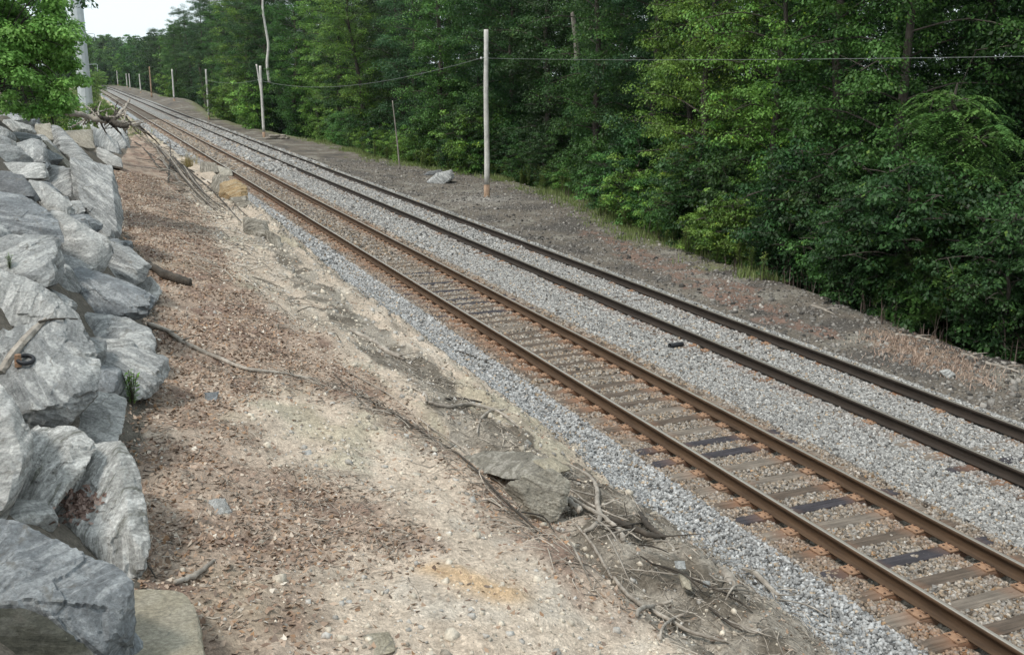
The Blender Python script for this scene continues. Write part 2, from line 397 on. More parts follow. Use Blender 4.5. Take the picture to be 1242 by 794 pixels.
# colours of the earths
def C(*c): return np.array(c, float)
dirt = C(.51, .425, .34); dirt2 = C(.385, .325, .26); litter = C(.27, .19, .145); dark = C(.145, .125, .10); grey = C(.27, .25, .215)
colr = np.tile(dirt, (len(X), 1)); gravm = np.zeros(len(X))
def lay(c, w):
    global colr
    w = np.clip(w, 0, 1)[:, None]; colr = colr*(1-w)+c*w
n_a = fbm(X*.9, Y*.9, o=5, seed=21); n_b = fbm(X*2.5, Y*2.5, o=4, seed=22); n_c = fbm(X*.5, Y*.3, o=4, seed=23)
lay(dirt2, sst(-.2, .7, n_a)*.8); lay(C(.50, .455, .39), sst(.1, .8, n_b)*.6)
lay(C(.29, .27, .17), sst(.35, .8, n_c+.4*n_b)*.4)
LIT = [[(150,150),(185,175),(215,215),(235,250),(265,300),(290,345),(335,385),(420,440),(520,520),(560,560),(520,545),(430,490),(330,462),(300,480),(290,520),(330,575),(430,600),(505,640),(500,690),(400,680),(330,710),(340,760),(330,900),(120,900),(140,600),(150,450),(120,300),(130,200)],
       [(560,555),(640,610),(740,715),(800,760),(760,760),(690,700),(600,620),(540,570)]]
lm = np.zeros(len(X))
for p in LIT:
    pp = GP(p); a_ = 0
    for k_ in range(9): a_ = a_+in_poly(wx+.45*fbm(X*2.3, Y*2.3, o=3, seed=200+k_), wy+.6*fbm(X*2.3, Y*2.3, o=3, seed=220+k_), pp)/9.0
    lm = np.maximum(lm, a_)
lay(litter, lm*(.70+.3*n_b)); lay(C(.21, .14, .11), lm*sst(.0, .6, n_b)*.7)
dm = zone([(300,285),(345,300),(420,370),(520,450),(600,520),(690,560),(760,600),(860,640),(960,700),(1080,800),(1100,860),(880,860),(800,760),(720,690),(690,600),(600,550),(560,530),(520,480),(430,420),(350,330)])
lay(grey, dm*.75); lay(dark, dm*sst(-.35, .4, n_b))
om = zone([(512,690),(540,685),(600,715),(620,745),(590,735),(530,710)]); _a = G(520, 694); _b = G(612, 738); _t = np.clip(((X-_a[0])*(_b[0]-_a[0])+(Y-_a[1])*(_b[1]-_a[1]))/((_b[0]-_a[0])**2+(_b[1]-_a[1])**2), 0, 1)
_d = np.hypot(X-_a[0]-_t*(_b[0]-_a[0]), Y-_a[1]-_t*(_b[1]-_a[1])); om = np.exp(-((_d*(1+.35*n_b))/(.10+.12*_t))**2); lay(C(.52, .36, .21), om*.85)
soil = (XS < xt+.05).astype(float)*(Y < 120); lay(C(.13, .115, .095), soil)
# left far strip of rough ground
fl = (bank & (Y > 90)).astype(float); lay(C(.10, .11, .05), fl*sst(-.3, .4, n_b+sst(90, 140, Y)*.3)*(XS < 5.8+.6*n_a))
# ballast
bl = (~bank & (XS < 14.35+.12*n_b)).astype(float)
lay(C(.27, .265, .25), bl); gravm = np.maximum(gravm, bl)
lay(C(.30, .315, .325), bl*(XS < 7.35))
tr1 = bl*((XS > 7.45) & (XS < 10.05)); lay(C(.25, .225, .185), tr1*.9)
ru = bl*(np.exp(-((XS-7.75)/.28)**2)+np.exp(-((XS-9.75)/.22)**2)*.8); lay(C(.30, .20, .135), ru*(.35+.3*n_b)*(1-.6*sst(50, 90, Y)))
ru = bl*(np.exp(-((XS-11.6)/.2)**2)+np.exp(-((XS-13.1)/.2)**2)*.6); lay(C(.28, .17, .12), ru*(.2+.45*n_b))
# verge
vg = (~bank & (XS >= 14.35+.12*n_b)).astype(float)
lay(C(.155, .135, .112), vg); lay(C(.085, .079, .073), vg*sst(.1, .8, n_a)*.8); lay(C(.26, .245, .21), vg*sst(.2, .8, -n_a+.3*n_b)*.7)
redm = sst(.0, .5, n_b+.5)*(zone([(700,275),(790,305),(900,345),(990,395),(1020,410),(960,400),(860,365),(760,315)])); lay(C(.21, .135, .105), vg*redm*.8)
tanm = zone([(1050,400),(1110,410),(1180,440),(1210,470),(1150,455),(1070,430)]); lay(C(.33, .24, .18), vg*tanm*.5)
pale = np.exp(-((XS-17.6)/1.5)**2-((Y-45.2)/1.7)**2); lay(C(.36, .34, .31), vg*pale*(.7+.3*n_b))
gravm = np.maximum(gravm, vg*.4)
gre = vg*sst(-1.0, .3, XS-ex+.8*n_a)*(Y > 26)*(1-sst(50, 60, Y)*(1-sst(62, 70, Y))*.4); lay(C(.17, .18, .09), gre*.8)
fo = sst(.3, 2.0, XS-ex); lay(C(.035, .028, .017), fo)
far = sst(420, 520, Y); lay(C(.055, .07, .03), far*(np.abs(XS-10) > 6))
nx, ny = len(gx), len(gy)
ii = np.arange(nx-1)[None, :]+np.arange(ny-1)[:, None]*nx
FQ = np.stack([ii, ii+1, ii+nx+1, ii+nx], -1).reshape(-1, 4)
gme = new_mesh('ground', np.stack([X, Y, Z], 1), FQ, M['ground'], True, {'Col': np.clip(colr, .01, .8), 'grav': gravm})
tag(link('ground', gme), kind='structure')
def gz(x, y):
    x = np.atleast_1d(np.asarray(x, float)); y = np.atleast_1d(np.asarray(y, float))
    i = np.clip(np.searchsorted(gx, x)-1, 0, nx-2); j = np.clip(np.searchsorted(gy, y)-1, 0, ny-2)
    fx = (x-gx[i])/(gx[i+1]-gx[i]); fy = (y-gy[j])/(gy[j+1]-gy[j]); ZZ = Z.reshape(ny, nx)
    return ZZ[j, i]*(1-fx)*(1-fy)+ZZ[j, i+1]*fx*(1-fy)+ZZ[j+1, i]*(1-fx)*fy+ZZ[j+1, i+1]*fx*fy

# ------------------------------------------------------------------ tracks
RAILPROF = [(-.075,-.186),(-.075,-.174),(-.02,-.160),(-.0095,-.145),(-.0095,-.055),(-.034,-.043),(-.037,-.010),(-.030,-.002),(-.018,0),(.018,0),(.030,-.002),(.037,-.010),(.034,-.043),(.0095,-.055),(.0095,-.145),(.02,-.160),(.075,-.174),(.075,-.186)]
def make_rail(x0, m, seed):
    ys = np.concatenate([np.arange(-8, 60, .5), np.geomspace(60, 760, 90)]); k = len(RAILPROF)
    xx = x0-shift(ys)+.006*vn(ys*.13, ys*0, seed=seed)+.003*vn(ys*.5, ys*0, seed=seed+3); zz = .006*vn(ys*.11, ys*0+3, seed=seed)
    V = np.array([(x+px, y, z+pz) for x, y, z in zip(xx, ys, zz) for px, pz in RAILPROF])
    F = [[i*k+j, i*k+(j+1) % k, (i+1)*k+(j+1) % k, (i+1)*k+j] for i in range(len(ys)-1) for j in range(k)]
    pol = np.tile(np.array([1. if abs(pz) < .0015 else 0 for px, pz in RAILPROF]), len(ys))
    me = new_mesh('rail', V, np.array(F), m, False, {'polish': pol}); fix_normals(me); return me
def sleeper_mesh(m, seed, L=2.6, W=.225, T=.18):
    r = random.Random(seed); xs = np.linspace(-L/2, L/2, 40); V = []; F = []
    pr = [(-.5, 0), (-.5, .82), (-.47, .97), (-.40, 1.0), (-.2, 1.0), (-.03, 1.0), (.0, .985), (.04, 1.0), (.2, 1.0), (.40, 1.0), (.47, .97), (.5, .82), (.5, 0)]
    k = len(pr)
    split = r.uniform(-.3, .3)
    for i, x in enumerate(xs):
        e = min(1, (L/2-abs(x))/.06)
        for j, (a, c) in enumerate(pr):
            nz = mnoise.noise(Vector((x*1.5, a*6, seed*3.1)))*.012+mnoise.noise(Vector((x*9, a*30, seed)))*.006
            wob = mnoise.noise(Vector((x*1.2, seed*5, a)))*.012
            crack = -.012 if (abs(a-split) < .08 and seed % 2 == 0) else 0
            V.append((x+(r.uniform(-.02, .02) if i in (0, 39) else 0), a*W*(.96+.04*e)+wob, -T+c*T+(nz+crack if c > .9 else 0)-(1-e)*.012*c))
    for i in range(len(xs)-1):
        for j in range(k-1): F.append([i*k+j, i*k+j+1, (i+1)*k+j+1, (i+1)*k+j])
        F.append([i*k+k-1, i*k, (i+1)*k, (i+1)*k+k-1])
    F.append(list(range(k))); F.append([(len(xs)-1)*k+j for j in range(k)][::-1])
    me = new_mesh('sleeper', V, F, m); fix_normals(me); return me
def plate_mesh():
    mb = MB(); mb.box((-.21, -.105, 0), (.21, .105, .016))
    mb.box((-.098, -.098, .0155), (-.078, .098, .026)); mb.box((.078, -.098, .0155), (.098, .098, .026))
    for sx in (-1, 1):
        for sy in (-1, 1):
            mb.box((sx*.083-.014, sy*.055-.011, .0255), (sx*.083+.014, sy*.055+.011, .038))
            mb.box((sx*.165-.011, sy*.06-.011, .0155), (sx*.165+.011, sy*.06+.011, .024))
    me = mb.mesh('tie_plate', M['rust'])
    me.materials.append(M['rustdark'])
    for p in me.polygons:
        if p.index >= 18: p.material_index = 1
    return me
PL = plate_mesh()
tie_m = [sleeper_mesh(M[k], s) for k, s in (('tie_dark', 1), ('tie_brown', 2), ('tie_grey', 3), ('tie_brown', 4), ('tie_grey', 6), ('tie_dark', 7), ('tie_brown', 9))]
TIES = {}
def make_track(label, x1, m, y0, dz, seed, prob):
    root = empty('railway_track', (x1+.7525, 20, 0)); tag(root, label, 'railway track', None)
    r = random.Random(seed)
    for s, x in ((1, x1), (2, x1+1.505)):
        o = link('rail', make_rail(x, m, seed+s), root); o.location = (-(x1+.7525), -20, 0)
    pos = []; V = []; F = []; n = 0; cnt = 0; y = y0
    while y < 230:
        if cnt < 100:
            me = r.choice([tie_m[i] for i in prob]); o = link('sleeper', me, root)
            dy = r.uniform(-.03, .03); o.location = (r.uniform(-.06, .06), y-20+dy, -.205+dz+r.uniform(-.008, .006)); o.rotation_euler = (r.uniform(-.01, .01), 0, r.uniform(-.022, .022)+(math.pi if r.random() < .5 else 0))
            pos.append((o.location.x, y+dy))
            if y < 42 and (seed == 31 or r.random() < .22):
                for s in (-1, 1):
                    p = link('tie_plate', PL, o); p.location = (s*.7525-o.location.x*(1 if abs(o.rotation_euler.z) < 1 else -1), 0, -.202+.0165-o.location.z-.002+.0)
                    p.location.z = (-.205)-o.location.z+.002
        else:
            w = .10; a = x1+.7525-1.3; b = a+2.6; z1 = -.218+dz+r.uniform(-.008, .004); yy = y+r.uniform(-.04, .04); sh = float(shift(np.array(yy)))
            V += [(a-sh, yy-w, z1-.12), (b-sh, yy-w, z1-.12), (b-sh, yy-w, z1), (a-sh, yy-w, z1), (b-sh, yy+w, z1), (a-sh, yy+w, z1), (a-sh, yy+w, z1-.12), (b-sh, yy+w, z1-.12)]
            F += [[n, n+1, n+2, n+3], [n+3, n+2, n+4, n+5], [n+5, n+4, n+7, n+6], [n, n+3, n+5, n+6], [n+1, n+7, n+4, n+2]]; n += 8
        y += .535; cnt += 1
    o = link('sleeper', new_mesh('distant_sleepers', np.array(V)-np.array([x1+.7525, 20, 0]), F, M['tie_far']), root); o['kind'] = 'stuff'
    return pos
TIES[1] = make_track('nearer railway track with rust brown rails and exposed weathered sleepers, beside the dirt bank', 8.0, M['rail_near'], 5.3, 0, 31, [0, 1, 2, 3, 4, 5, 6, 1, 2])
TIES[2] = make_track('farther railway track with dark rails and sleepers buried in grey ballast, nearer the woods', 11.835, M['rail_far'], 9.3, -.006, 57, [1, 2, 3, 6, 0])

# ------------------------------------------------------------------ stones
CUBE = np.array([(-1,-1,-1),(1,-1,-1),(1,1,-1),(-1,1,-1),(-1,-1,1),(1,-1,1),(1,1,1),(-1,1,1)], float)*.5
CF = np.array([(0,3,2,1),(4,5,6,7),(0,1,5,4),(1,2,6,5),(2,3,7,6),(3,0,4,7)])
def rand_rot(n):
    q = rng.normal(size=(n, 4)); q /= np.linalg.norm(q, axis=1)[:, None]; w, x, y, z = q.T
    return np.stack([1-2*(y*y+z*z), 2*(x*y-z*w), 2*(x*z+y*w), 2*(x*y+z*w), 1-2*(x*x+z*z), 2*(y*z-x*w), 2*(x*z-y*w), 2*(y*z+x*w), 1-2*(x*x+y*y)], 1).reshape(n, 3, 3)
def stones(name, P, S, Cc, mat_, sink=.25):
    n = len(P); V = CUBE[None]*(1+rng.uniform(-.38, .22, (n, 8, 3))); V *= rng.uniform(.6, 1.25, (n, 1, 3))
    V = np.einsum('nij,nkj->nki', rand_rot(n), V)*S[:, None, None]
    V = V+P[:, None]; V[:, :, 2] += (S*(.5-sink))[:, None]
    F = (CF[None]+np.arange(n)[:, None, None]*8).reshape(-1, 4)
    return new_mesh(name, V.reshape(-1, 3), F, mat_, False, {'Col': np.repeat(Cc, 8, 0)})
def in_view(x, y, z, mpx=120):
    d = np.stack([x, y, z-H], 1); r = d[:, 0]*cy_-d[:, 1]*sy_; f = d[:, 0]*sy_+d[:, 1]*cy_
    w = f*cp_-d[:, 2]*sp_; u = d[:, 2]*cp_+f*sp_
    return (w > .5) & (np.abs(r/w*FPX) < 621+mpx) & (np.abs(u/w*FPX) < 397+mpx)
def ballast_batch(y0, y1, dens, size):
    n = int((y1-y0)*8.2*dens); x = rng.uniform(6.45, 14.5, n); y = rng.uniform(y0, y1, n)
    z = gz(x, y); k = in_view(x, y, z, 160)
    lim = 6.72+.22*fbm(x*1.3, y*1.1, o=4, seed=11)
    k &= x > lim-rng.exponential(.09, n)
    k &= (x < 14.15+.2*vn(x*2, y*2)+rng.exponential(.12, n))
    for tk, xc, pr in ((1, 8.7525, .985), (2, 12.5875, .5)):
        t = np.array(TIES[tk]); j = np.clip(np.searchsorted(t[:, 1], y), 1, len(t)-1)
        d = np.minimum(np.abs(y-t[j, 1]), np.abs(y-t[j-1, 1])); on = (d < .112) & (np.abs(x-xc) < 1.27)
        if tk == 1:   # ballast spills over the left ends of some sleepers
            pr = np.where(x < 7.75, .80+.2*sst(7.4, 7.75, x)+.25*vn(y*1.1, y*0, seed=4), .99)
        else: pr = np.where(np.abs(x-xc) < .55, .18, .5)+.5*vn(y*.8, x*.8, seed=41)
        k &= ~(on & (rng.random(n) < pr))
    for rx, hw in ((8.0, .125), (9.505, .125), (11.835, .09), (13.34, .09)): k &= np.abs(x-rx) > hw
    x, y, z = x[k], y[k], z[k]; n = len(x)
    g = rng.normal(.265, .095, n).clip(.05, .55); c = np.stack([g*1.02, g, g*.955], 1)
    blue = (x < 7.4); c[blue] *= np.array([1.06, 1.09, 1.13])
    dusty = ((x > 7.4) & (x < 10.15))[:, None]*rng.uniform(.25, .9, (n, 1)); c = c*(1-dusty)+dusty*c*np.array([.74, .56, .39])
    ru = (np.exp(-((x-7.72)/.25)**2)+.9*np.exp(-((x-9.8)/.2)**2)+.5*np.exp(-((x-9.25)/.15)**2)+.35*np.exp(-((x-11.62)/.17)**2)+.2*np.exp(-((x-13.15)/.15)**2))*(.55+.5*vn(y*1.3, x*1.3, seed=8))
    ru = np.clip(ru*rng.uniform(.3, 1.4, n), 0, .9)[:, None]; c = c*(1-ru)+ru*np.array([.30, .185, .12])*rng.uniform(.5, 1.2, (n, 1))
    br = rng.random(n) < .06; c[br] = c[br]*np.array([1.0, .8, .6])
    s = size*rng.uniform(.65, 1.35, n)
    edge = (x > 14.0)|(x < 6.8); s[edge] *= .85
    return np.stack([x, y, z], 1), s, c
bs = [ballast_batch(60, 130, 60, .13), ballast_batch(5, 16, 1350, .036), ballast_batch(16, 30, 760, .045), ballast_batch(30, 60, 230, .068)]
me = stones('ballast_stones', np.concatenate([b[0] for b in bs]), np.concatenate([b[1] for b in bs]), np.concatenate([b[2] for b in bs]), M['stone'])
tag(link('ballast_stones', me), 'grey crushed stone ballast lying under and between both tracks', 'ballast', kind='stuff')

# pebbles, clods on the bank and verge
def scatter_poly(pts, n):
    P = np.array(GP(pts)); lo = P.min(0); hi = P.max(0)
    x = rng.uniform(lo[0], hi[0], n*3); y = rng.uniform(lo[1], hi[1], n*3); k = in_poly(x, y, P.tolist()); return x[k][:n], y[k][:n]
def bank_pebbles():
    n = 48000; u = rng.random(n); y = 3+40*u**1.6; x = rng.uniform(-.2, 6.9, n); z = gz(x, y)
    k = in_view(x, y, z, 60) & (x > np.interp(y, TY, TX)-.1) & (fbm(x*1.2, y*1.2, seed=33) > rng.uniform(-1.4, 1.0, n))
    x, y, z = x[k], y[k], z[k]; n = len(x)
    s = (.006+.0085*rng.exponential(1, n)).clip(.006, .06)*(1+y*.035)
    inl = np.zeros(n, bool)
    for p in LIT: inl |= in_poly(x, y, GP(p))
    s[inl] *= .5
    g = rng.normal(.46, .10, n).clip(.15, .68); c = np.stack([g, g*.89, g*.73], 1)
    q = rng.random(n) < .3; c[q] = (g[q]*.85)[:, None]*np.array([1, .95, .87])
    lo = (x > 5.2) & (rng.random(n) < .6); c[lo] *= .55
    return stones('pebbles', np.stack([x, y, z], 1), s, c, M['stone'], .5)
tag(link('bank_pebbles', bank_pebbles()), 'small pale pebbles and clods bedded in the dirt bank', 'pebbles', kind='stuff')
def verge_pebbles():
    n = 26000; u = rng.random(n); y = 12+60*u**1.5; x = rng.uniform(14.2, 22.5, n); z = gz(x, y)
    k = in_view(x, y, z, 60) & (x < np.interp(y, EY, EX)+.4)
    x, y, z = x[k], y[k], z[k]; n = len(x)
    s = (.02+.02*rng.exponential(1, n)).clip(.015, .12); g = rng.normal(.165, .08, n).clip(.04, .45); c = np.stack([g*1.04, g*.97, g*.88], 1)
    return stones('pebbles', np.stack([x, y, z], 1), s, c, M['stone'], .45)
tag(link('verge_gravel', verge_pebbles()), 'scattered dark gravel on the verge beyond the far track', 'gravel', kind='stuff')

# ------------------------------------------------------------------ leaf shapes, in bulk
def leaf_mesh(name, P, Nrm, L, W, Cc, mat_, fold=.25, extra=None):
    """rhombic leaves, two triangles-worth each folded along the midrib"""
    n = len(P); Nrm = Nrm/(np.linalg.norm(Nrm, axis=1)[:, None]+1e-9)
    a = rng.normal(size=(n, 3)) if extra is None else extra
    a = a-(a*Nrm).sum(1)[:, None]*Nrm; a /= np.linalg.norm(a, axis=1)[:, None]+1e-9
    b = np.cross(Nrm, a); L = np.broadcast_to(L, (n,))[:, None]; W = np.broadcast_to(W, (n,))[:, None]
    v0 = P-a*L*.5; v2 = P+a*L*.5-Nrm*L*fold*.6; v1 = P+b*W*.5-Nrm*W*fold+a*L*.05; v3 = P-b*W*.5-Nrm*W*fold+a*L*.05
    V = np.stack([v0, v1, v2, v3], 1).reshape(-1, 3); F = np.arange(n*4).reshape(n, 4)
    return new_mesh(name, V, F, mat_, False, {'Col': np.repeat(np.clip(Cc, .005, .9), 4, 0)})
def litter_mesh():
    n = 230000; u = rng.random(n); y = 3+42*u**1.5; x = rng.uniform(-.4, 6.6, n)
    wx_ = x+.25*fbm(x*1.7, y*1.7, o=4, seed=5); wy_ = y+.35*fbm(x*1.7+40, y*1.7, o=4, seed=6); k = np.zeros(n, bool)
    for p in LIT: k |= in_poly(wx_+rng.normal(0, .22, n), wy_+rng.normal(0, .32, n), GP(p))
    k |= rng.random(n) < .045
    k &= rng.random(n) < .72+.6*fbm(x*1.7, y*1.7, seed=77); k &= x > np.interp(y, TY, TX)-.15
    x, y = x[k], y[k]; z = gz(x, y); k = in_view(x, y, z, 60); x, y, z = x[k], y[k], z[k]; n = len(x)
    pal = np.array([(.32, .215, .155), (.40, .30, .235), (.24, .155, .115), (.48, .40, .33), (.33, .19, .115), (.17, .125, .10), (.60, .54, .47)])
    c = pal[rng.choice(7, n, p=[.27, .21, .22, .08, .07, .13, .02])]*rng.uniform(.75, 1.2, (n, 1))
    L = rng.uniform(.028, .075, n)*(1+y*.012); nr = np.stack([rng.normal(0, .45, n), rng.normal(0, .45, n), np.ones(n)], 1)
    P = np.stack([x, y, z+rng.uniform(.004, .02, n)], 1)
    return leaf_mesh('fallen_leaves', P, nr, L, L*rng.uniform(.4, .75, n), c, M['litter'], .35*1)
tag(link('leaf_litter', litter_mesh()), 'dry brown fallen leaves on the dirt bank beside the boulders', 'leaf litter', kind='stuff')

# ------------------------------------------------------------------ boulders and rocks
R_ = dict(
    grey=rock_mat('grey_gneiss', (.285, .29, .285), (.56, .56, .54), (.12, .125, .125), 1.0, .65),
    blue=rock_mat('blue_grey_schist', (.20, .213, .222), (.44, .455, .46), (.12, .125, .13), 1.0, .55, .2),
    pale=rock_mat('pale_gneiss', (.36, .36, .345), (.62, .61, .585), (.18, .18, .175), 1.0, .65),
    streak=rock_mat('striated_schist', (.38, .375, .355), (.66, .65, .62), (.15, .15, .12), 1.5, .8, .3),
    tan=rock_mat('tan_flat_stone', (.36, .32, .24), (.46, .42, .34), (.22, .19, .14), .5, .4, .35),
    dark=rock_mat('dark_slate', (.14, .145, .15), (.27, .28, .28), (.06, .062, .065), 1, .4, .2),
    ochre=rock_mat('ochre_stained_rock', (.36, .25, .13), (.44, .38, .28), (.14, .11, .08), 1, .5, .2),
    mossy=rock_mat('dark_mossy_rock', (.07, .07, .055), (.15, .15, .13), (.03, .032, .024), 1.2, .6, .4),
    ledge=rock_mat('dark_ledge_rock', (.21, .19, .155), (.38, .35, .30), (.06, .055, .045), 1.8, .8, .5),
    buff=rock_mat('buff_ledge_rock', (.30, .275, .225), (.42, .39, .33), (.13, .12, .10), 1.4, .6, .3),
)
ICO = {}
def ico(s):
    if s not in ICO:
        bm = bmesh.new(); bmesh.ops.create_icosphere(bm, subdivisions=s, radius=1)
        ICO[s] = (np.array([v.co[:] for v in bm.verts]), np.array([[v.index for v in f.verts] for f in bm.faces])); bm.free()
    return ICO[s]
def hull_planes(P):
    bm = bmesh.new()
    for p in P: bm.verts.new(p)
    bmesh.ops.convex_hull(bm, input=bm.verts); bm.normal_update()
    c = P.mean(0); out = []
    for f in bm.faces:
        n = np.array(f.normal[:]); h = float(n@(np.array(f.verts[0].co[:])-c))
        if h < 0: n = -n; h = -h
        if h > 1e-4 and f.calc_area() > 1e-6: out.append((*n, h))
    bm.free(); return c, np.array(out)
def rock_from_points(name, P, m, sub=5, seed=0, p=60, strata=None, rough=1.0):
    P = np.asarray(P, float); c, pl = hull_planes(P); D, F = ico(sub)
    rs = np.random.default_rng(seed+77); rs.normal(size=3)
    ax = np.array(strata if strata is not None else np.random.default_rng(seed).normal(size=3)*.8+np.array([0, 0, 1.3]), float); ax /= np.linalg.norm(ax)
    u = np.cross(ax, [.3, .5, .8]); u /= np.linalg.norm(u); w = np.cross(ax, u)
    # joint planes: three families of fractures plus odd ones
    fam = []
    for k_ in range(8):
        b_ = [ax, u, w, (u+w)*.7][k_ % 4]*rs.choice([-1, 1]); q_ = b_+rs.normal(0, .5, 3); fam.append(q_/np.linalg.norm(q_))
    ex_ = np.array(fam); hs = ((P-c)@ex_.T).max(0)*rs.uniform(.78, .93, len(fam)); pl = np.concatenate([pl, np.concatenate([ex_, hs[:, None]], 1)], 0)
    r = 1/(np.maximum(D@pl[:, :3].T, 1e-6)/pl[:, 3][None]).max(1) if sub >= 5 else (((np.maximum(D@pl[:, :3].T, 0)/pl[:, 3][None])**p).sum(1))**(-1/p)
    V = D*r[:, None]; size = np.percentile(np.linalg.norm(P-c, axis=1), 60)
    S = np.stack([V@u, V@w, V@ax], 1)+rs.uniform(-9, 9, 3); q = V/size; so_ = rs.uniform(0, 50, 3)
    d = .03*fbm(q[:, 0]*1.6+so_[0], q[:, 1]*1.6+so_[1], q[:, 2]*1.6, o=3, seed=seed)
    # broken steps: cells in strata space with offsets of their own
    T_ = S/size*np.array([2.2, 2.6, 6.5])+.35*np.stack([fbm(S[:, i_]/size*3, S[:, (i_+1) % 3]/size*3, o=3, seed=seed+i_) for i_ in range(3)], 1)
    d = d+.085*(hash3(np.floor(T_[:, 0]), np.floor(T_[:, 1]), np.floor(T_[:, 2]), seed)-.5)*(rough if rough < 1 else 1)
    T2 = S/size*np.array([5.5, 6, 15])+.5*np.stack([fbm(S[:, i_]/size*6, S[:, (i_+1) % 3]/size*6, o=3, seed=seed+9+i_) for i_ in range(3)], 1)
    d = d+.028*(hash3(np.floor(T2[:, 0]), np.floor(T2[:, 1]), np.floor(T2[:, 2]), seed+5)-.5)
    d = d+.016*fbm(q[:, 0]*7, q[:, 1]*7, q[:, 2]*7, o=4, seed=seed+2)
    V = V*(1+d*rough)[:, None]
    me = new_mesh(name, V, F, m, True, {'v_strata': S})
    try: me.set_sharp_from_angle(angle=math.radians(28))
    except Exception: pass
    return me, c
def rock(name, poly, kind, label, cat='boulder', group=None, F0=None, tilt=1.2, thick=.75, front=.25, sub=5, seed=0, strata=None, p=70, ridge=None, rough=1.0, base=None, grow=None):
    poly = [tuple(q) for q in poly]; A = np.array([q[:2] for q in poly], float); c = A.mean(0)
    gr_ = grow or (1.13 if name == 'boulder' else 1.06)
    poly = [tuple(c+(np.array(q[:2])-c)*gr_)+tuple(q[2:]) for q in poly]; A = c+(A-c)*gr_
    if F0 is None:
        b = base or (min(max(c[0], 4), 1238), c[1]*.35+A[:, 1].max()*.65)
        g = G(min(b[0], 1240), min(b[1], 830)); F0 = g[0]*sy_+g[1]*cy_
    w = np.ptp(A[:, 0])/FPX*F0; h = np.ptp(A[:, 1])/FPX*F0; size = math.sqrt(w*h); rs = random.Random(seed+1); P = []
    for q in poly:
        dF = (q[2] if len(q) > 2 else tilt*(c[1]-q[1])/FPX*F0); P.append(at(q[0], q[1], F0+dF))
    for q in poly:
        x = c[0]+(q[0]-c[0])*rs.uniform(.45, .85); y = c[1]+(q[1]-c[1])*rs.uniform(.45, .85)
        dF = tilt*(c[1]-y)/FPX*F0
        if ridge is None: P.append(at(x, y, F0+dF-front*size*rs.uniform(.3, 1.0)))
        P.append(at(c[0]+(q[0]-c[0])*.8, c[1]+(q[1]-c[1])*.75, F0+dF+thick*size*rs.uniform(.7, 1.1)))
    for r in (ridge or []): P.append(at(r[0], r[1], F0+r[2]))
    me, cc = rock_from_points(name, P, R_[kind], sub, seed, p, strata, rough)
    o = link(name, me, None, cc); tag(o, label, cat, group); return o

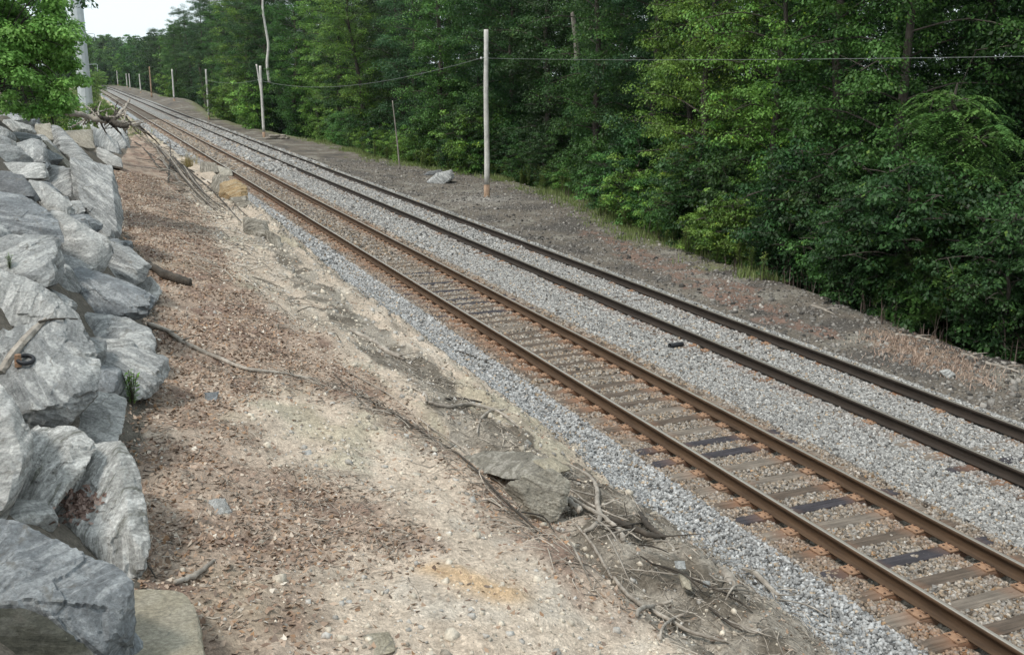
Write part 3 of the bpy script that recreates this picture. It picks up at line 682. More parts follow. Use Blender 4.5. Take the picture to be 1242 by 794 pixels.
GB = 'boulders piled along the left edge'
BOULDERS = [
 ([(-70,640,.35),(0,622,.5),(45,645,.42),(108,678,.3),(140,690,.28),(159,706,.2),(160,800,.1),(160,880,.1),(-70,880,.2)], 'blue', 'big smooth blue grey boulder with a dark undercut, at the bottom left corner', dict(sub=6, grow=1.0, F0=4.8, ridge=[(-60,725,-.12),(0,732,-.14),(35,731,-.13),(80,752,-.12),(125,795,-.10),(140,850,-.1),(-60,900,.25),(60,900,.2)], p=30, thick=.5)),
 ([(140,722),(160,717),(231,722),(236,760),(246,800),(250,860),(140,860)], 'tan', 'flat tan paving-like slab lying right of the bottom left boulder', dict(sub=5, tilt=2.6, thick=.25, front=.03, p=30, rough=.5)),
 ([(-40,470),(0,478),(17,497),(36,530),(34,560),(18,600),(5,632),(-40,640)], 'pale', 'pale rough boulder at the left edge under the rock with the ring', dict(sub=5)),
 ([(10,560),(36,527),(75,519),(94,527),(112,545),(95,575),(60,612),(38,645),(15,640)], 'streak', 'white streaked tilted slab sloping down towards the bottom left boulder', dict(sub=6, strata=(.6, -.7, .6))),
 ([(112,550),(144,542),(163,572),(171,610),(178,660),(164,700),(135,695),(92,668),(48,642),(85,600)], 'streak', 'long striated slab with white bands and a hollow of brown leaves', dict(sub=6, strata=(.65, -.7, .5), front=.18)),
 ([(111,478),(152,484),(146,514),(138,545),(116,552),(92,538),(73,516)], 'pale', 'flat pale grey rock left of the small green plant', dict(sub=5, tilt=2.0, front=.1)),
 ([(-40,420),(22,412),(47,395),(94,395),(104,420),(113,442),(112,478),(92,500),(72,520),(36,526),(10,502),(-40,490)], 'grey', 'large rounded grey boulder carrying the rusty iron ring', dict(sub=6, strata=(.5,-.2,.9))),
 ([(106,426),(155,423),(183,428),(205,442),(200,458),(175,486),(152,478),(138,483),(113,480)], 'grey', 'grey rock with a blunt right nose above the small green plant', dict(sub=5)),
 ([(92,381),(155,387),(177,398),(186,420),(184,430),(155,427),(106,430),(100,412)], 'grey', 'thin cracked grey rock wedged under the long lens shaped boulder', dict(sub=5)),
 ([(62,350),(82,326),(105,327),(160,347),(190,364),(186,376),(155,387),(95,380)], 'blue', 'long lens shaped blue grey boulder above the pale stick', dict(sub=6, tilt=1.5, strata=(.2,-.3,1))),
 ([(-40,325),(0,330),(26,338),(52,348),(80,368),(97,384),(92,395),(47,400),(15,400),(-40,400)], 'pale', 'broad pale boulder at the left edge above the ring boulder', dict(sub=6)),
 ([(-40,290),(0,291),(30,287),(70,289),(76,306),(76,326),(62,350),(38,338),(-40,328)], 'grey', 'blocky grey boulder with yellow green moss on its lower edge', dict(sub=5)),
 ([(-40,232),(0,234),(26,239),(54,255),(67,270),(72,291),(26,291),(-40,293)], 'blue', 'dark veined blue grey boulder at the left edge', dict(sub=6, strata=(.2,.1,1))),
 ([(62,255),(85,265),(129,291),(135,309),(121,332),(82,330),(72,291)], 'pale', 'sloping cracked pale boulder in the middle of the pile', dict(sub=5)),
 ([(131,293),(155,301),(182,322),(175,339),(155,348),(125,334),(134,309)], 'grey', 'wedge shaped grey boulder pointing right at the dark log', dict(sub=5)),
 ([(155,347),(184,335),(196,352),(187,367)], 'pale', 'small pale rock right of the lens shaped boulder', dict(sub=4)),
 ([(88,198),(134,203),(144,232),(147,265),(140,293),(124,289),(103,259),(92,238)], 'grey', 'upright grey boulder with pale curved streaks beside the leafy bank', dict(sub=6, strata=(.8,.2,.5))),
 ([(-30,205),(0,208),(26,213),(50,245),(30,240),(0,237),(-30,235)], 'dark', 'dark flat rock above the veined boulder at the left edge', dict(sub=4)),
 ([(-20,197),(52,199),(61,219),(28,219),(0,210)], 'pale', 'pale layered rock under the rounded streaky one', dict(sub=4)),
 ([(31,219),(57,224),(85,246),(82,264),(54,254)], 'pale', 'light rock stained brown on its lower side', dict(sub=4)),
 ([(59,200),(85,206),(96,232),(90,246),(57,225)], 'grey', 'olive grey rock with a shadowed lower face left of the upright boulder', dict(sub=4)),
 ([(-20,186),(15,176),(38,169),(51,174),(60,194),(45,200),(-20,200)], 'grey', 'rounded streaky boulder below the leafy shrub at the left edge', dict(sub=5)),
 ([(51,166),(83,195),(92,212),(62,196),(54,178)], 'buff', 'narrow olive brown slab leaning in the upper pile', dict(sub=4)),
 ([(60,152),(74,156),(106,190),(121,205),(89,199),(66,178)], 'grey', 'long leaning grey slab in the upper part of the pile', dict(sub=5)),
 ([(75,160),(111,158),(114,184),(95,178)], 'buff', 'mossy brown block behind the leaning slab', dict(sub=4)),
 ([(117,177),(146,192),(148,205),(121,198)], 'pale', 'whitish rock at the upper right end of the pile', dict(sub=4)),
 ([(112,152),(143,173),(149,192),(117,178)], 'grey', 'grey rock just above the whitish rock by the bank', dict(sub=4)),
 ([(118,146),(136,146),(152,158),(157,178),(148,186),(128,172)], 'grey', 'grey rock below the fork of the fallen branch', dict(sub=5)),
 ([(84,146),(108,143),(115,159),(82,160)], 'pale', 'small pale rock under the thick end of the fallen branch', dict(sub=4)),
 ([(40,152),(60,150),(66,172),(48,170)], 'buff', 'small brown rock under the lower leaves of the shrub', dict(sub=4)),
]
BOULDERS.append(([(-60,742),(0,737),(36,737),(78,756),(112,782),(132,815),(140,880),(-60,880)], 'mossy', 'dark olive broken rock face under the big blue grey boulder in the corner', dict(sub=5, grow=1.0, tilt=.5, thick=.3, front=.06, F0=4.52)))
for i, (poly, kind, lab, kw) in enumerate(BOULDERS): rock('boulder', poly, kind, lab, group=GB, seed=i*13+3, **kw)
# half hidden fill rocks lower in the pile
for i in range(62):
    y = 4.0+i*.52+random.uniform(-.3, .3); x = float(np.interp(y, TY, TX))-random.uniform(.35, 2.4); s = random.uniform(.26, .42)*(1+y*.02)
    P = np.random.default_rng(i).normal(size=(16, 3)); P /= np.linalg.norm(P, axis=1)[:, None]; P *= np.array([1.0, .9, .6])*s
    P += np.array([x, y, float(gz(x, y)[0])-.14])
    me, c = rock_from_points('boulder', P, R_[random.choice(['grey', 'blue', 'pale', 'grey'])], 4, i+90)
    tag(link('boulder', me, None, c), 'half hidden filler rock deep between the larger boulders', 'boulder', 'filler rocks between the boulders')
for i, (poly, kind, lab, kw) in enumerate([
 ([(516,222),(530,210),(548,206),(551,216),(538,225)], 'grey', 'pale grey boulder lying on the gravel verge left of the tall pole', dict(sub=5, thick=.6, tilt=.6)),
 ([(512,214),(520,208),(538,205),(534,211)], 'dark', 'small dark rock behind the pale verge boulder', dict(sub=4, tilt=.6)),
 ([(244,608),(272,604),(280,620),(278,636),(262,632)], 'pale', 'angular whitish stone alone on the brown leaf litter', dict(sub=5, tilt=1, thick=.5)),
 ([(248,476),(265,475),(260,492),(251,496)], 'blue', 'small blue grey slate sliver on the leaf litter', dict(sub=4, tilt=1)),
 ([(612,592),(640,574),(668,568),(688,586),(686,612),(668,637),(650,640),(630,616)], 'buff', 'rock outcrop with a shadowed right side breaking out of the bank above the dead branches', dict(sub=6, tilt=.35, thick=.8, front=.12, strata=(.3,-.2,1))),
 ([(556,553),(588,546),(640,548),(678,560),(672,574),(640,580),(600,580)], 'ledge', 'flat cracked rock top behind the shadowed outcrop', dict(sub=5, tilt=2.6, thick=.3, front=.02, strata=(.2,-.3,1))),
 ([(640,558),(672,555),(694,570),(668,577)], 'tan', 'flat yellowish rock on top of the outcrop', dict(sub=4, tilt=2)),
 ([(268,222),(286,217),(299,226),(300,244),(284,249),(266,240)], 'ochre', 'orange stained ledge rock overhanging the ballast', dict(sub=5, tilt=.8)),
 ([(244,196),(262,198),(266,210),(254,216),(243,208)], 'ledge', 'low grey ledge rock right of the dry tuft', dict(sub=5, tilt=1, front=.15)),
 ([(258,212),(276,214),(280,232),(268,240),(256,230)], 'ledge', 'dark cracked ledge rock left of the orange stained one', dict(sub=5, tilt=.6, front=.15)),
 ([(262,200),(280,206),(284,216),(268,214)], 'buff', 'flat pale ledge rock above the orange stained one', dict(sub=4, tilt=2)),
 ([(278,240),(298,238),(306,250),(292,256)], 'ledge', 'dark block just under the orange stained rock', dict(sub=4, tilt=.8)),
 ([(296,262),(322,268),(330,290),(312,296),(296,282)], 'ledge', 'craggy dark ledge rock below the orange stained one', dict(sub=5, tilt=.8)),
 ([(322,278),(340,288),(342,302),(326,300)], 'ledge', 'broken ledge rock at the ballast edge', dict(sub=4, tilt=.8)),
 ([(1139,450),(1150,447),(1160,454),(1150,460)], 'pale', 'round whitish stone on the verge in the dry tan grass', dict(sub=4, tilt=.6)),
 ([(836,666),(850,668),(854,680),(842,680)], 'pale', 'rounded pale cobble in the debris at the ballast edge', dict(sub=4)),
 ([(822,694),(836,700),(840,716),(828,712)], 'tan', 'long buff cobble beside the fallen sticks', dict(sub=4)),
 ([(818,680),(830,680),(832,690),(820,690)], 'grey', 'small grey cobble left of the split log end', dict(sub=4)),
 ([(852,704),(861,704),(862,712),(853,712)], 'pale', 'little white stone just left of the split log', dict(sub=4)),
 ([(440,768),(472,766),(480,790),(450,800)], 'tan', 'flat buff stone at the bottom edge of the bank', dict(sub=4, tilt=2)),
 ([(416,728),(426,727),(428,736),(418,737)], 'pale', 'small white pebble on the pale dirt near the bottom', dict(sub=4)),
 ([(366,547),(377,545),(378,554),(368,555)], 'pale', 'round cream pebble on the upper bank', dict(sub=4)),
]): rock('rock', poly, kind, lab, cat='rock', seed=500+i*7, **kw)

def surf(px, py):
    bpy.context.view_layer.update(); dg = bpy.context.evaluated_depsgraph_get(); d = ray(px, py)
    ok, loc, nrm, *_ = SC.ray_cast(dg, Vector((0, 0, H)), Vector(d).normalized()); return np.array(loc), np.array(nrm)
# iron ring on a stub of pipe, on the boulder
def ring():
    c = surf(27, 442)[0]+np.array([0, 0, .045]); root = empty('iron_ring', c); s = .06
    tag(root, 'rusty iron collar with a black ring lying on the large grey boulder', 'iron ring')
    mb = MB(); th = np.linspace(0, 2*math.pi, 25); 
    V = []; F = []
    for i in range(24):
        for j in range(10):
            a = th[i]; b = 2*math.pi*j/10; r = s+.016*math.cos(b); V.append((r*math.cos(a)+.03, r*math.sin(a), .019*math.sin(b)))
    for i in range(24):
        for j in range(10): F.append([i*10+j, ((i+1) % 24)*10+j, ((i+1) % 24)*10+(j+1) % 10, i*10+(j+1) % 10])
    o = link('ring', new_mesh('ring', V, F, M['black'], True), root); o.rotation_euler = (.35, .1, 0)
    mb = MB(); mb.tube([(-.03, 0, -.05), (-.028, 0, .0), (-.025, 0, .045)], [.03, .028, .026], 10); mb.box((-.055, -.04, -.055), (-.005, .02, -.02))
    link('collar', mb.mesh('collar', M['rust']), root)
ring()

# ------------------------------------------------------------------ dead branches, logs, roots
def stick(name, pts, r, label, mat_='drift', lift=.03, twigs=0, cat='branch', group=None, n=26, k=7, jit=.08):
    """pts: (px, py[, lift]) resting on the ground along its length"""
    P = []
    for q in pts:
        g = G(min(q[0], 1240), q[1]).copy(); g[2] = max(g[2], float(gz(g[0], g[1])[0]))+(q[2] if len(q) > 2 else lift); P.append(g)
    S = spline(P, n); ph = random.uniform(0, 99)
    for i in range(n):
        d = .4*r[0]; S[i] += np.array([mnoise.noise(Vector((i*.5, ph, 0))), mnoise.noise(Vector((i*.5, ph, 9))), .5*mnoise.noise(Vector((i*.5, ph, 19)))])*d*2
    R = np.interp(np.linspace(0, 1, n), np.linspace(0, 1, len(r)), r)
    c = S[n//2].copy(); mb = MB(); mb.tube(S-c, R, k, jit); 
    o = link(name, mb.mesh(name, M[mat_], True), None, c); tag(o, label, cat, group)
    if twigs:
        rr = random.Random(len(pts)*7+twigs)
        for _ in range(twigs):
            i = rr.randrange(4, n-1); p = S[i]-c; d = np.array([rr.gauss(0, 1), rr.gauss(0, 1), abs(rr.gauss(0, .6))]); d += 1.2*(S[i]-S[i-2])/np.linalg.norm(S[i]-S[i-2]); d /= np.linalg.norm(d)
            L = rr.uniform(.12, .5)*r[0]/.03
            q = [p, p+d*L*.5+np.array([rr.gauss(0, .04), rr.gauss(0, .04), rr.gauss(0, .03)])*L*2, p+d*L+np.array([rr.gauss(0, .1), rr.gauss(0, .1), rr.gauss(0, .05)])*L]
            tb = MB(); tb.tube(spline(q, 6), np.linspace(R[i]*.45, R[i]*.12, 6), 4); link('twig', tb.mesh('twig', M[mat_], True), o)
    return o
def free_stick(name, pts, r, label, mat_='drift', n=30, k=8, group=None):
    S = spline([at(*q) for q in pts], n); R = np.interp(np.linspace(0, 1, n), np.linspace(0, 1, len(r)), r); c = S[n//2].copy(); mb = MB(); mb.tube(S-c, R, k, .1)
    o = link(name, mb.mesh(name, M[mat_], True), None, c); tag(o, label, 'branch', group); return o
def branch_tree():
    """the big fallen branch: limbs as parts of one thing"""
    base = at(140, 150, 33); root = empty('fallen_branch', base)
    tag(root, 'big bleached fallen branch forking down the bank from under the leafy shrub', 'fallen branch')
    def limb(pts, r, m='drift', nm='limb'):
        S = spline([at(*q) for q in pts], 36)-base; R = np.interp(np.linspace(0, 1, 36), np.linspace(0, 1, len(r)), r)
        for i in range(36): S[i] += np.array([mnoise.noise(Vector((i*.6, len(pts)*3.3, pts[0][0]))), 0, mnoise.noise(Vector((i*.6, 5, pts[0][1])))])*.05
        mb = MB(); mb.tube(S, R, 8, .1); link(nm, mb.mesh(nm, M[m], True), root)
    def gF(px, py, up=.12):
        g = G(px, py); return (px, py, (g[0]*sy_+g[1]*cy_)*(1-up/ max(.8, H-g[2])*.9))
    limb([(66,134,31),(86,137,31.5),(108,142,32),(120,146,32),(135,147,32.5),(150,149,33),(168,152,33)], [.10, .09, .075, .065, .055], nm='stem')
    for i in range(34):
        x0, y0 = random.choice([(108,142),(120,146),(135,147),(150,149),(140,142),(160,151)]); dx = random.uniform(-25, 30); dy = random.uniform(-24, 16)
        limb([(x0, y0, 32.3), (x0+dx*.5+random.uniform(-3, 3), y0+dy*.6, 32.5), (x0+dx, y0+dy, 32.8)], [.028, .02, .008], random.choice(['drift', 'drift', 'darkwood']), 'twig')
    limb([(120,143,32),(135,147,32.3),(143,152,32),(155,153,32)], [.08, .09, .07, .06], 'darkwood')
    limb([(168,152,33),gF(177,164),gF(186,178),gF(195,193),gF(206,206),gF(222,224),gF(250,250)], [.06, .06, .055, .05, .04, .03, .02])
    limb([(172,156,33),gF(190,172),gF(206,190),gF(228,204),gF(262,228),gF(300,262)], [.045, .045, .04, .03, .02, .012], 'darkwood')
    limb([(134,149,32),gF(150,165),gF(166,174),gF(178,184),gF(192,202),gF(206,212)], [.055, .055, .05, .05, .04, .03], 'darkwood')
    limb([(120,146,32),gF(132,166),gF(141,176),gF(148,184)], [.04, .035, .03, .02], 'darkwood')
    limb([gF(206,170,.9),gF(207,188,.5),gF(205,206,.2),gF(204,224)], [.02, .035, .035, .03], 'darkwood')
    limb([(138,145,33),(145,138,33.5),(152,130,34),(157,121,34.5)], [.06, .05, .045, .03])
    limb([(150,146,33),(154,152,32.8),(152,158,32.6)], [.04, .05, .03])
    for i in range(14):
        a = random.choice([(190,172),(206,200),(228,215),(178,184),(160,160),(212,206)]); dx = random.uniform(5, 55); dy = dx*random.uniform(.3, 1.1)
        limb([gF(*a), gF(a[0]+dx*.5, a[1]+dy*.45, .2), gF(a[0]+dx, a[1]+dy, .05)], [.02, .014, .007], random.choice(['drift', 'darkwood']), 'twig')
branch_tree()
stick('long_stick', [(180,400),(200,408),(222,421),(238,428),(262,438),(290,448),(312,455),(345,458),(380,466)], [.035, .034, .03, .026, .02, .012], 'long pale bent stick lying across the leafy bank from the grey rocks', twigs=3)
stick('log', [(180,328,.07),(196,338,.06),(214,345,.06),(232,352,.05)], [.05, .08, .085, .07], 'short dark rotten log beside the wedge shaped boulder', 'darkwood', cat='log', jit=.15)
stick('stick', [(214,724),(238,712),(262,699)], [.018, .022, .012], 'short bleached stick on the leaves by the tan slab', 'drift')
stick('stick', [(160,690),(178,705),(192,722)], [.008, .007, .006], 'thin brown twig between the striated slab and the tan slab', 'darkwood')
_p = [surf(max(a, 1), b)[0]+np.array([0, 0, .02]) for a, b in [(0,455),(10,440),(26,420),(40,405),(50,395),(56,389)]]
_s = spline(_p, 20); _mb = MB(); _mb.tube(_s-_s[10], np.interp(range(20), [0, 12, 19], [.04, .035, .012]), 7, .15); tag(link('stick', _mb.mesh('stick', M['drift']), None, _s[10]), 'splintered grey stick leaning across the ring boulder', 'stick')
_p = [surf(a, b)[0]+np.array([0, 0, .012]) for a, b in [(48,392),(62,389),(78,388),(94,388)]]
_s = spline(_p, 14); _mb = MB(); _mb.tube(_s-_s[7], np.linspace(.014, .006, 14), 6, .1); tag(link('twig', _mb.mesh('twig', M['darkwood']), None, _s[7]), 'thin dark twig on the top edge of the ring boulder', 'twig')
# brown leaves caught in the hollow of the striated slab
_rs = np.random.default_rng(12); _P = []; _N = []
for _ in range(260):
    a = _rs.normal(96, 11); b = _rs.normal(612-(a-96)*.25, 9); l, nn = surf(a, b); _P.append(l+nn*.008); _N.append(nn+_rs.normal(0, .35, 3))
_c = np.array([(.22, .15, .12), (.30, .22, .18), (.14, .09, .07)])[_rs.integers(0, 3, 260)]
tag(link('leaf_pocket', leaf_mesh('leaf_pocket', np.array(_P), np.array(_N), _rs.uniform(.04, .08, 260), _rs.uniform(.025, .045, 260), _c, M['litter'], .3)), 'brown dead leaves caught in the hollow of the striated slab', 'leaf litter', kind='stuff')
DS = 'dead sticks in the debris by the ballast'
for pts, r, lab, m in [
 ([(708,652),(722,645),(728,630),(724,612),(722,590),(708,575),(690,566)], [.022,.03,.032,.03,.02,.01], 'curved bleached branch shaped like a hook below the outcrop', 'drift'),
 ([(692,605),(712,618),(735,635),(752,650),(756,664)], [.018,.026,.028,.03], 'forked pale branch crossing the hook shaped one', 'drift'),
 ([(688,608),(696,616),(704,622)], [.035,.04,.038], 'short sawn grey stick end beside the outcrop', 'drift'),
 ([(730,632),(756,638),(784,650),(806,655)], [.03,.036,.034,.02], 'blackened half buried branch left of the ballast', 'darkwood'),
 ([(776,626),(786,640),(804,654)], [.03,.036,.026], 'short black stub standing out of the dark branch', 'darkwood'),
 ([(722,645),(752,643),(778,658)], [.012,.012,.006], 'thin pale twig arching right from the hook branch', 'drift'),
 ([(752,628),(778,628)], [.008,.008], 'tiny straight twig above the dark branch', 'drift'),
 ([(868,690),(880,706),(887,713)], [.045,.06,.055], 'split grey log end with a dark hollow by the ballast', 'drift'),
 ([(902,692),(918,706),(934,718),(948,728)], [.02,.034,.036,.022], 'grey driftwood stick lying on the ballast edge', 'drift'),
 ([(744,706),(762,724),(780,738),(800,748),(840,770),(884,782)], [.02,.02,.024,.022,.018,.012], 'long low root running down to the bottom of the debris', 'drift'),
 ([(772,752),(776,742),(790,738),(808,734),(814,732)], [.014,.02,.02,.016,.014], 'pale looped twig above the long low root', 'drift'),
 ([(800,780),(804,764),(816,756),(830,748)], [.01,.012,.014,.014], 'pale forked twig standing near the bottom edge', 'drift'),
 ([(698,640),(716,664),(734,690),(742,704)], [.014,.016,.016,.01], 'straight brownish stick along the crest of the dirt', 'drift'),
 ([(660,588),(690,596),(712,612),(740,626),(762,634)], [.01,.012,.014,.01], 'thin stick behind the hook shaped branch', 'drift'),
 ([(520,498),(545,500),(570,498),(600,506),(612,507)], [.02,.026,.026,.018,.01], 'pale root with a wavy shape high in the debris strip', 'drift'),
 ([(500,478),(515,486),(518,498)], [.012,.016,.018], 'short pale twig joining the wavy root', 'drift'),
 ([(578,528),(584,514),(598,508),(612,515),(628,527)], [.012,.018,.018,.02,.012], 'arched pale root beside the wavy one', 'drift'),
 ([(540,488),(560,486),(585,490)], [.018,.024,.012], 'dark stick just above the wavy root', 'darkwood'),
 ([(425,404),(450,416),(470,428),(490,437)], [.03,.045,.045,.03], 'grey weathered log lying in the dark gravel band', 'drift'),
 ([(550,426),(575,434),(598,444)], [.012,.014,.008], 'thin dark twig lying on the clean ballast', 'darkwood'),
 ([(800,690),(840,705),(880,722),(925,735)], [.008,.01,.01,.006], 'very thin dark stick parallel to the ballast edge', 'darkwood'),
 ([(860,740),(880,756),(900,768)], [.012,.014,.008], 'dark crooked twig near the bottom of the debris', 'darkwood'),
 ([(760,694),(820,700),(870,712)], [.007,.008,.005], 'thin wiry twig crossing the middle of the debris', 'drift'),
]: stick('stick', pts, r, lab, m, group=DS, twigs=2 if len(pts) > 3 else 0)
stick('exposed_root', [(405,460),(440,488),(480,512),(520,536),(560,562),(600,598),(640,636),(660,655)], [.006,.009,.010,.011,.012,.012,.008], 'dark exposed root following the crest of the dirt bank', 'darkwood', twigs=10)
stick('exposed_root', [(420,455),(470,485),(520,520),(560,545),(590,575),(620,600)], [.006,.009,.010,.009,.006], 'paler root running just above the dark exposed one', 'drift', twigs=6)
for i in range(26):
    t_ = random.random(); x0 = 640+t_*330+random.uniform(-40, 30); y0 = 590+t_*165+random.uniform(-10, 40); a_ = random.uniform(-.6, 1.3); L_ = random.uniform(30, 95)
    x1, y1 = x0+L_*math.cos(a_), y0+L_*math.sin(a_)*.7; 
    if y1 > 800 or (y1-560)*1.36 < (x1-745): continue
    stick('stick', [(x0, y0, random.uniform(.01, .12)), ((x0+x1)/2+random.uniform(-7, 7), (y0+y1)/2+random.uniform(-6, 6), random.uniform(.02, .14)), (x1, y1, random.uniform(.0, .08))], [.008, .011, .004], 'thin grey dead branch in the tangle of sticks at the ballast edge', random.choice(['drift', 'drift', 'darkwood']), group='loose dead branches at the ballast edge', n=14, k=5)
for i in range(12):
    x0 = random.uniform(175, 235); y0 = 170+(x0-175)*.8; L_ = random.uniform(30, 80)
    stick('stick', [(x0, y0, .3), (x0+L_*.5, y0+L_*.5+random.uniform(-8, 8), .15), (x0+L_, y0+L_*random.uniform(.6, 1.1), .05)], [.035, .028, .01], 'long grey limb trailing down the bank below the fallen branch', random.choice(['drift', 'darkwood']), group='grey limbs trailing down the bank', n=16, k=5)
# small twig litter (uncountable)
def twig_litter():
    mb_V = []; mb_F = []; n = 0; rr = random.Random(5)
    zones = [([(560,520),(700,570),(860,640),(960,700),(1060,794),(860,820),(760,740),(690,640)], 1300, .24, .0036), ([(430,400),(520,450),(620,520),(680,560),(600,550),(500,490)], 380, .26, .004), ([(330,455),(430,475),(520,530),(600,590),(660,645),(740,730),(700,715),(640,660),(560,580),(500,535),(420,490)], 420, .35, .0045), ([(170,160),(215,190),(262,235),(300,262),(250,262),(200,225)], 160, .9, .010),
             ([(330,560),(440,580),(520,640),(500,700),(420,690),(330,640)], 260, .22, .0028), ([(180,420),(300,450),(420,470),(560,560),(540,570),(420,500),(300,480)], 260, .2, .003),
             ([(160,500),(320,520),(330,780),(200,780)], 240, .12, .003), ([(200,200),(260,240),(420,420),(300,400),(200,260)], 500, .5, .006), ([(380,430),(520,560),(640,740),(420,760),(340,500)], 200, .1, .003)]
    for poly, cnt, L0, r0 in zones:
        x, y = scatter_poly(poly, cnt)
        for a, b in zip(x, y):
            z = float(gz(a, b)[0]); th = rr.uniform(0, 2*math.pi); L = L0*rr.uniform(.3, 1.3); up = rr.uniform(-.02, .25)*L; bend = rr.gauss(0, .25)*L
            d = np.array([math.cos(th), math.sin(th), 0]); e = np.array([-d[1], d[0], 0])
            Q = [np.array([a, b, z+.004]), np.array([a, b, 0])+d*L*.5+e*bend, np.array([a, b, 0])+d*L+e*bend*.3]
            Q[1][2] = float(gz(Q[1][0], Q[1][1])[0])+up+.008; Q[2][2] = float(gz(Q[2][0], Q[2][1])[0])+up*1.6*rr.random()+.005
            S = spline(Q, 5); R = np.linspace(1, .4, 5)*r0*rr.uniform(.6, 1.6)*(1+b*.03)
            for i in range(5):
                for j in range(3):
                    t = 2.094*j; mb_V.append(S[i]+R[i]*(e*math.cos(t)+np.array([0, 0, 1])*math.sin(t)))
            for i in range(4):
                for j in range(3): mb_F.append((n+i*3+j, n+i*3+(j+1) % 3, n+(i+1)*3+(j+1) % 3, n+(i+1)*3+j))
            n += 15
    V = np.array(mb_V); cc = np.repeat(np.random.default_rng(3).uniform(.1, .5, (len(V)//15, 1))*np.array([[1, .88, .74]]), 15, 0)
    return new_mesh('twig_litter', V, np.array(mb_F), M['stone'], False, {'Col': cc})
tag(link('twig_litter', twig_litter()), 'thin dead twigs and roots strewn over the dirt bank', 'twigs', kind='stuff')

# ------------------------------------------------------------------ poles, wires, tower
POLES = [  # px, base y, top y, level distance, radius
 (590.5, 242, 36, 49, .125, 'tall silvery utility pole nearest the camera, on a pale gravel mound'),
 (320.5, 166, 80, 96.5, .13, 'grey utility pole second nearest, beside the leaning stub and the log pile'),
 (253.8, 145, 84, 132, .13, 'grey utility pole third from the camera, before the two leaning trunks'),
 (212.0, 129, 84, 187, .15, 'utility pole with rusty base at the foot of the grey gravel mound'),
 (184.0, 115.5, 81, 240, .17, 'taller orange brown pole set back behind the gravel mound'),
 (171.2, 117, 90, 292, .17, 'distant pale pole just left of the orange one'),
 (158.6, 114.5, 89.5, 335, .17, 'distant pole, right one of a close pair'),
 (154.8, 110.5, 89.5, 395, .19, 'distant pole, left one of a close pair'),
 (143.3, 105, 86, 440, .2, 'faint distant pole above the brush heap'),
 (129.3, 98, 86, 600, .22, 'faintest and farthest pole at the end of the line'),
]
def make_pole(px, yb, yt, F, r, lab):
    b = at(px, yb, F); b[2] = float(gz(b[0], b[1])[0]) if F < 180 else max(b[2], float(gz(b[0], b[1])[0])); t = at(px, yt, F)
    h = t[2]-b[2]; root = empty('utility_pole', b); tag(root, lab, 'utility pole', 'poles along the far side of the tracks')
    mb = MB(); n = 14; zs = np.linspace(.0, h, n); ph = px
    P = [(.03*mnoise.noise(Vector((z*.4, ph, 0))), .03*mnoise.noise(Vector((z*.4, ph, 7))), z) for z in zs]
    cut = max(2, int(n*.09)+1)
    mb.tube(P[cut-1:], np.linspace(r*1.05, r*.82, n-cut+1), 12, .03); s = mb.mesh('shaft', M['polebase' if lab.startswith('taller orange') else 'pole'], True); link('shaft', s, root)
    mb = MB(); mb.tube([(P[0][0], P[0][1], -.5)]+P[:cut], np.linspace(r*1.16, r*1.07, cut+1), 12, .05); link('butt', mb.mesh('butt', M['polebase'], True), root)
    return root, b, t
tops = []
for p in POLES: tops.append(make_pole(*p))
def insulator(root, z, side=-1, nm='insulator'):
    mb = MB(); mb.tube([(0, 0, z-.0), (side*.20, 0, z), (side*.24, 0, z)], [.018, .018, .018], 6); mb.tube([(side*.24, 0, z-.05), (side*.24, 0, z), (side*.24, 0, z+.03), (side*.24, 0, z+.06)], [.03, .045, .03, .04], 10)
    link(nm, mb.mesh(nm, M['white']), root)
w1 = 6.02-tops[0][1][2]; insulator(tops[0][0], w1)
w2z = at(320.5, 97, 96.5)[2]; insulator(tops[1][0], w2z-tops[1][1][2])
def cable(a, b, sag, r, lab):
    a = np.array(a); b = np.array(b); t = np.linspace(0, 1, 60); P = a[None]*(1-t)[:, None]+b[None]*t[:, None]; P[:, 2] -= sag*4*t*(1-t)
    c = P[30].copy(); mb = MB(); mb.tube(P-c, r, 5); tag(link('cable', mb.mesh('cable', M['wire'], True), None, c), lab, 'cable')
A1 = tops[0][1]+np.array([-.24, 0, w1]); A2 = np.array([tops[1][1][0]-.24, tops[1][1][1], w2z]); A3 = np.array([tops[2][1][0], tops[2][1][1], at(253.8, 97, 132)[2]]); A0 = np.array([18.4, -8, 5.95])
cable(A1, A2, .95, .013, 'sagging cable from the nearest pole to the second pole'); cable(A0, A1, .25, .008, 'nearly level cable from the nearest pole to the right edge'); cable(A2, A3, .35, .014, 'faint cable from the second pole to the third pole')
# leaning stub beside pole two, dead post, snags
def free_trunk(name, a, b, r, lab, m='barkp', cat='dead trunk', bend=.1, group=None):
    a = np.array(a); b = np.array(b); L = np.linalg.norm(b-a); S = spline([a, a*.6+b*.4+np.array([bend, 0, 0])*L*.2, b], 16); c = a.copy(); mb = MB(); mb.tube(S-c, np.linspace(r, r*.6, 16), 9, .06)
    tag(link(name, mb.mesh(name, M[m], True), None, c), lab, cat, group)
free_trunk('leaning_post', at(319, 135, 99), at(311, 78, 99), .13, 'short pale post leaning left against the second pole', 'pole', 'post')
free_trunk('dead_post', at(485, 205, 63), at(476, 122, 63), .055, 'slim bare dead sapling standing at the wood edge', 'barkp', bend=.02)
_S = spline([at(327, 100, 102), at(324, 78, 102), at(325.5, 55, 102), at(321.5, 30, 102), at(318.5, 8, 102), at(320, -14, 102)], 24); _mb = MB(); _mb.tube(_S-_S[0], np.linspace(.15, .09, 24), 9, .1)
tag(link('dead_tree', _mb.mesh('dead_tree', M['pole'], True), None, _S[0]), 'tall pale crooked dead trunk rising behind the second pole', 'dead trunk')
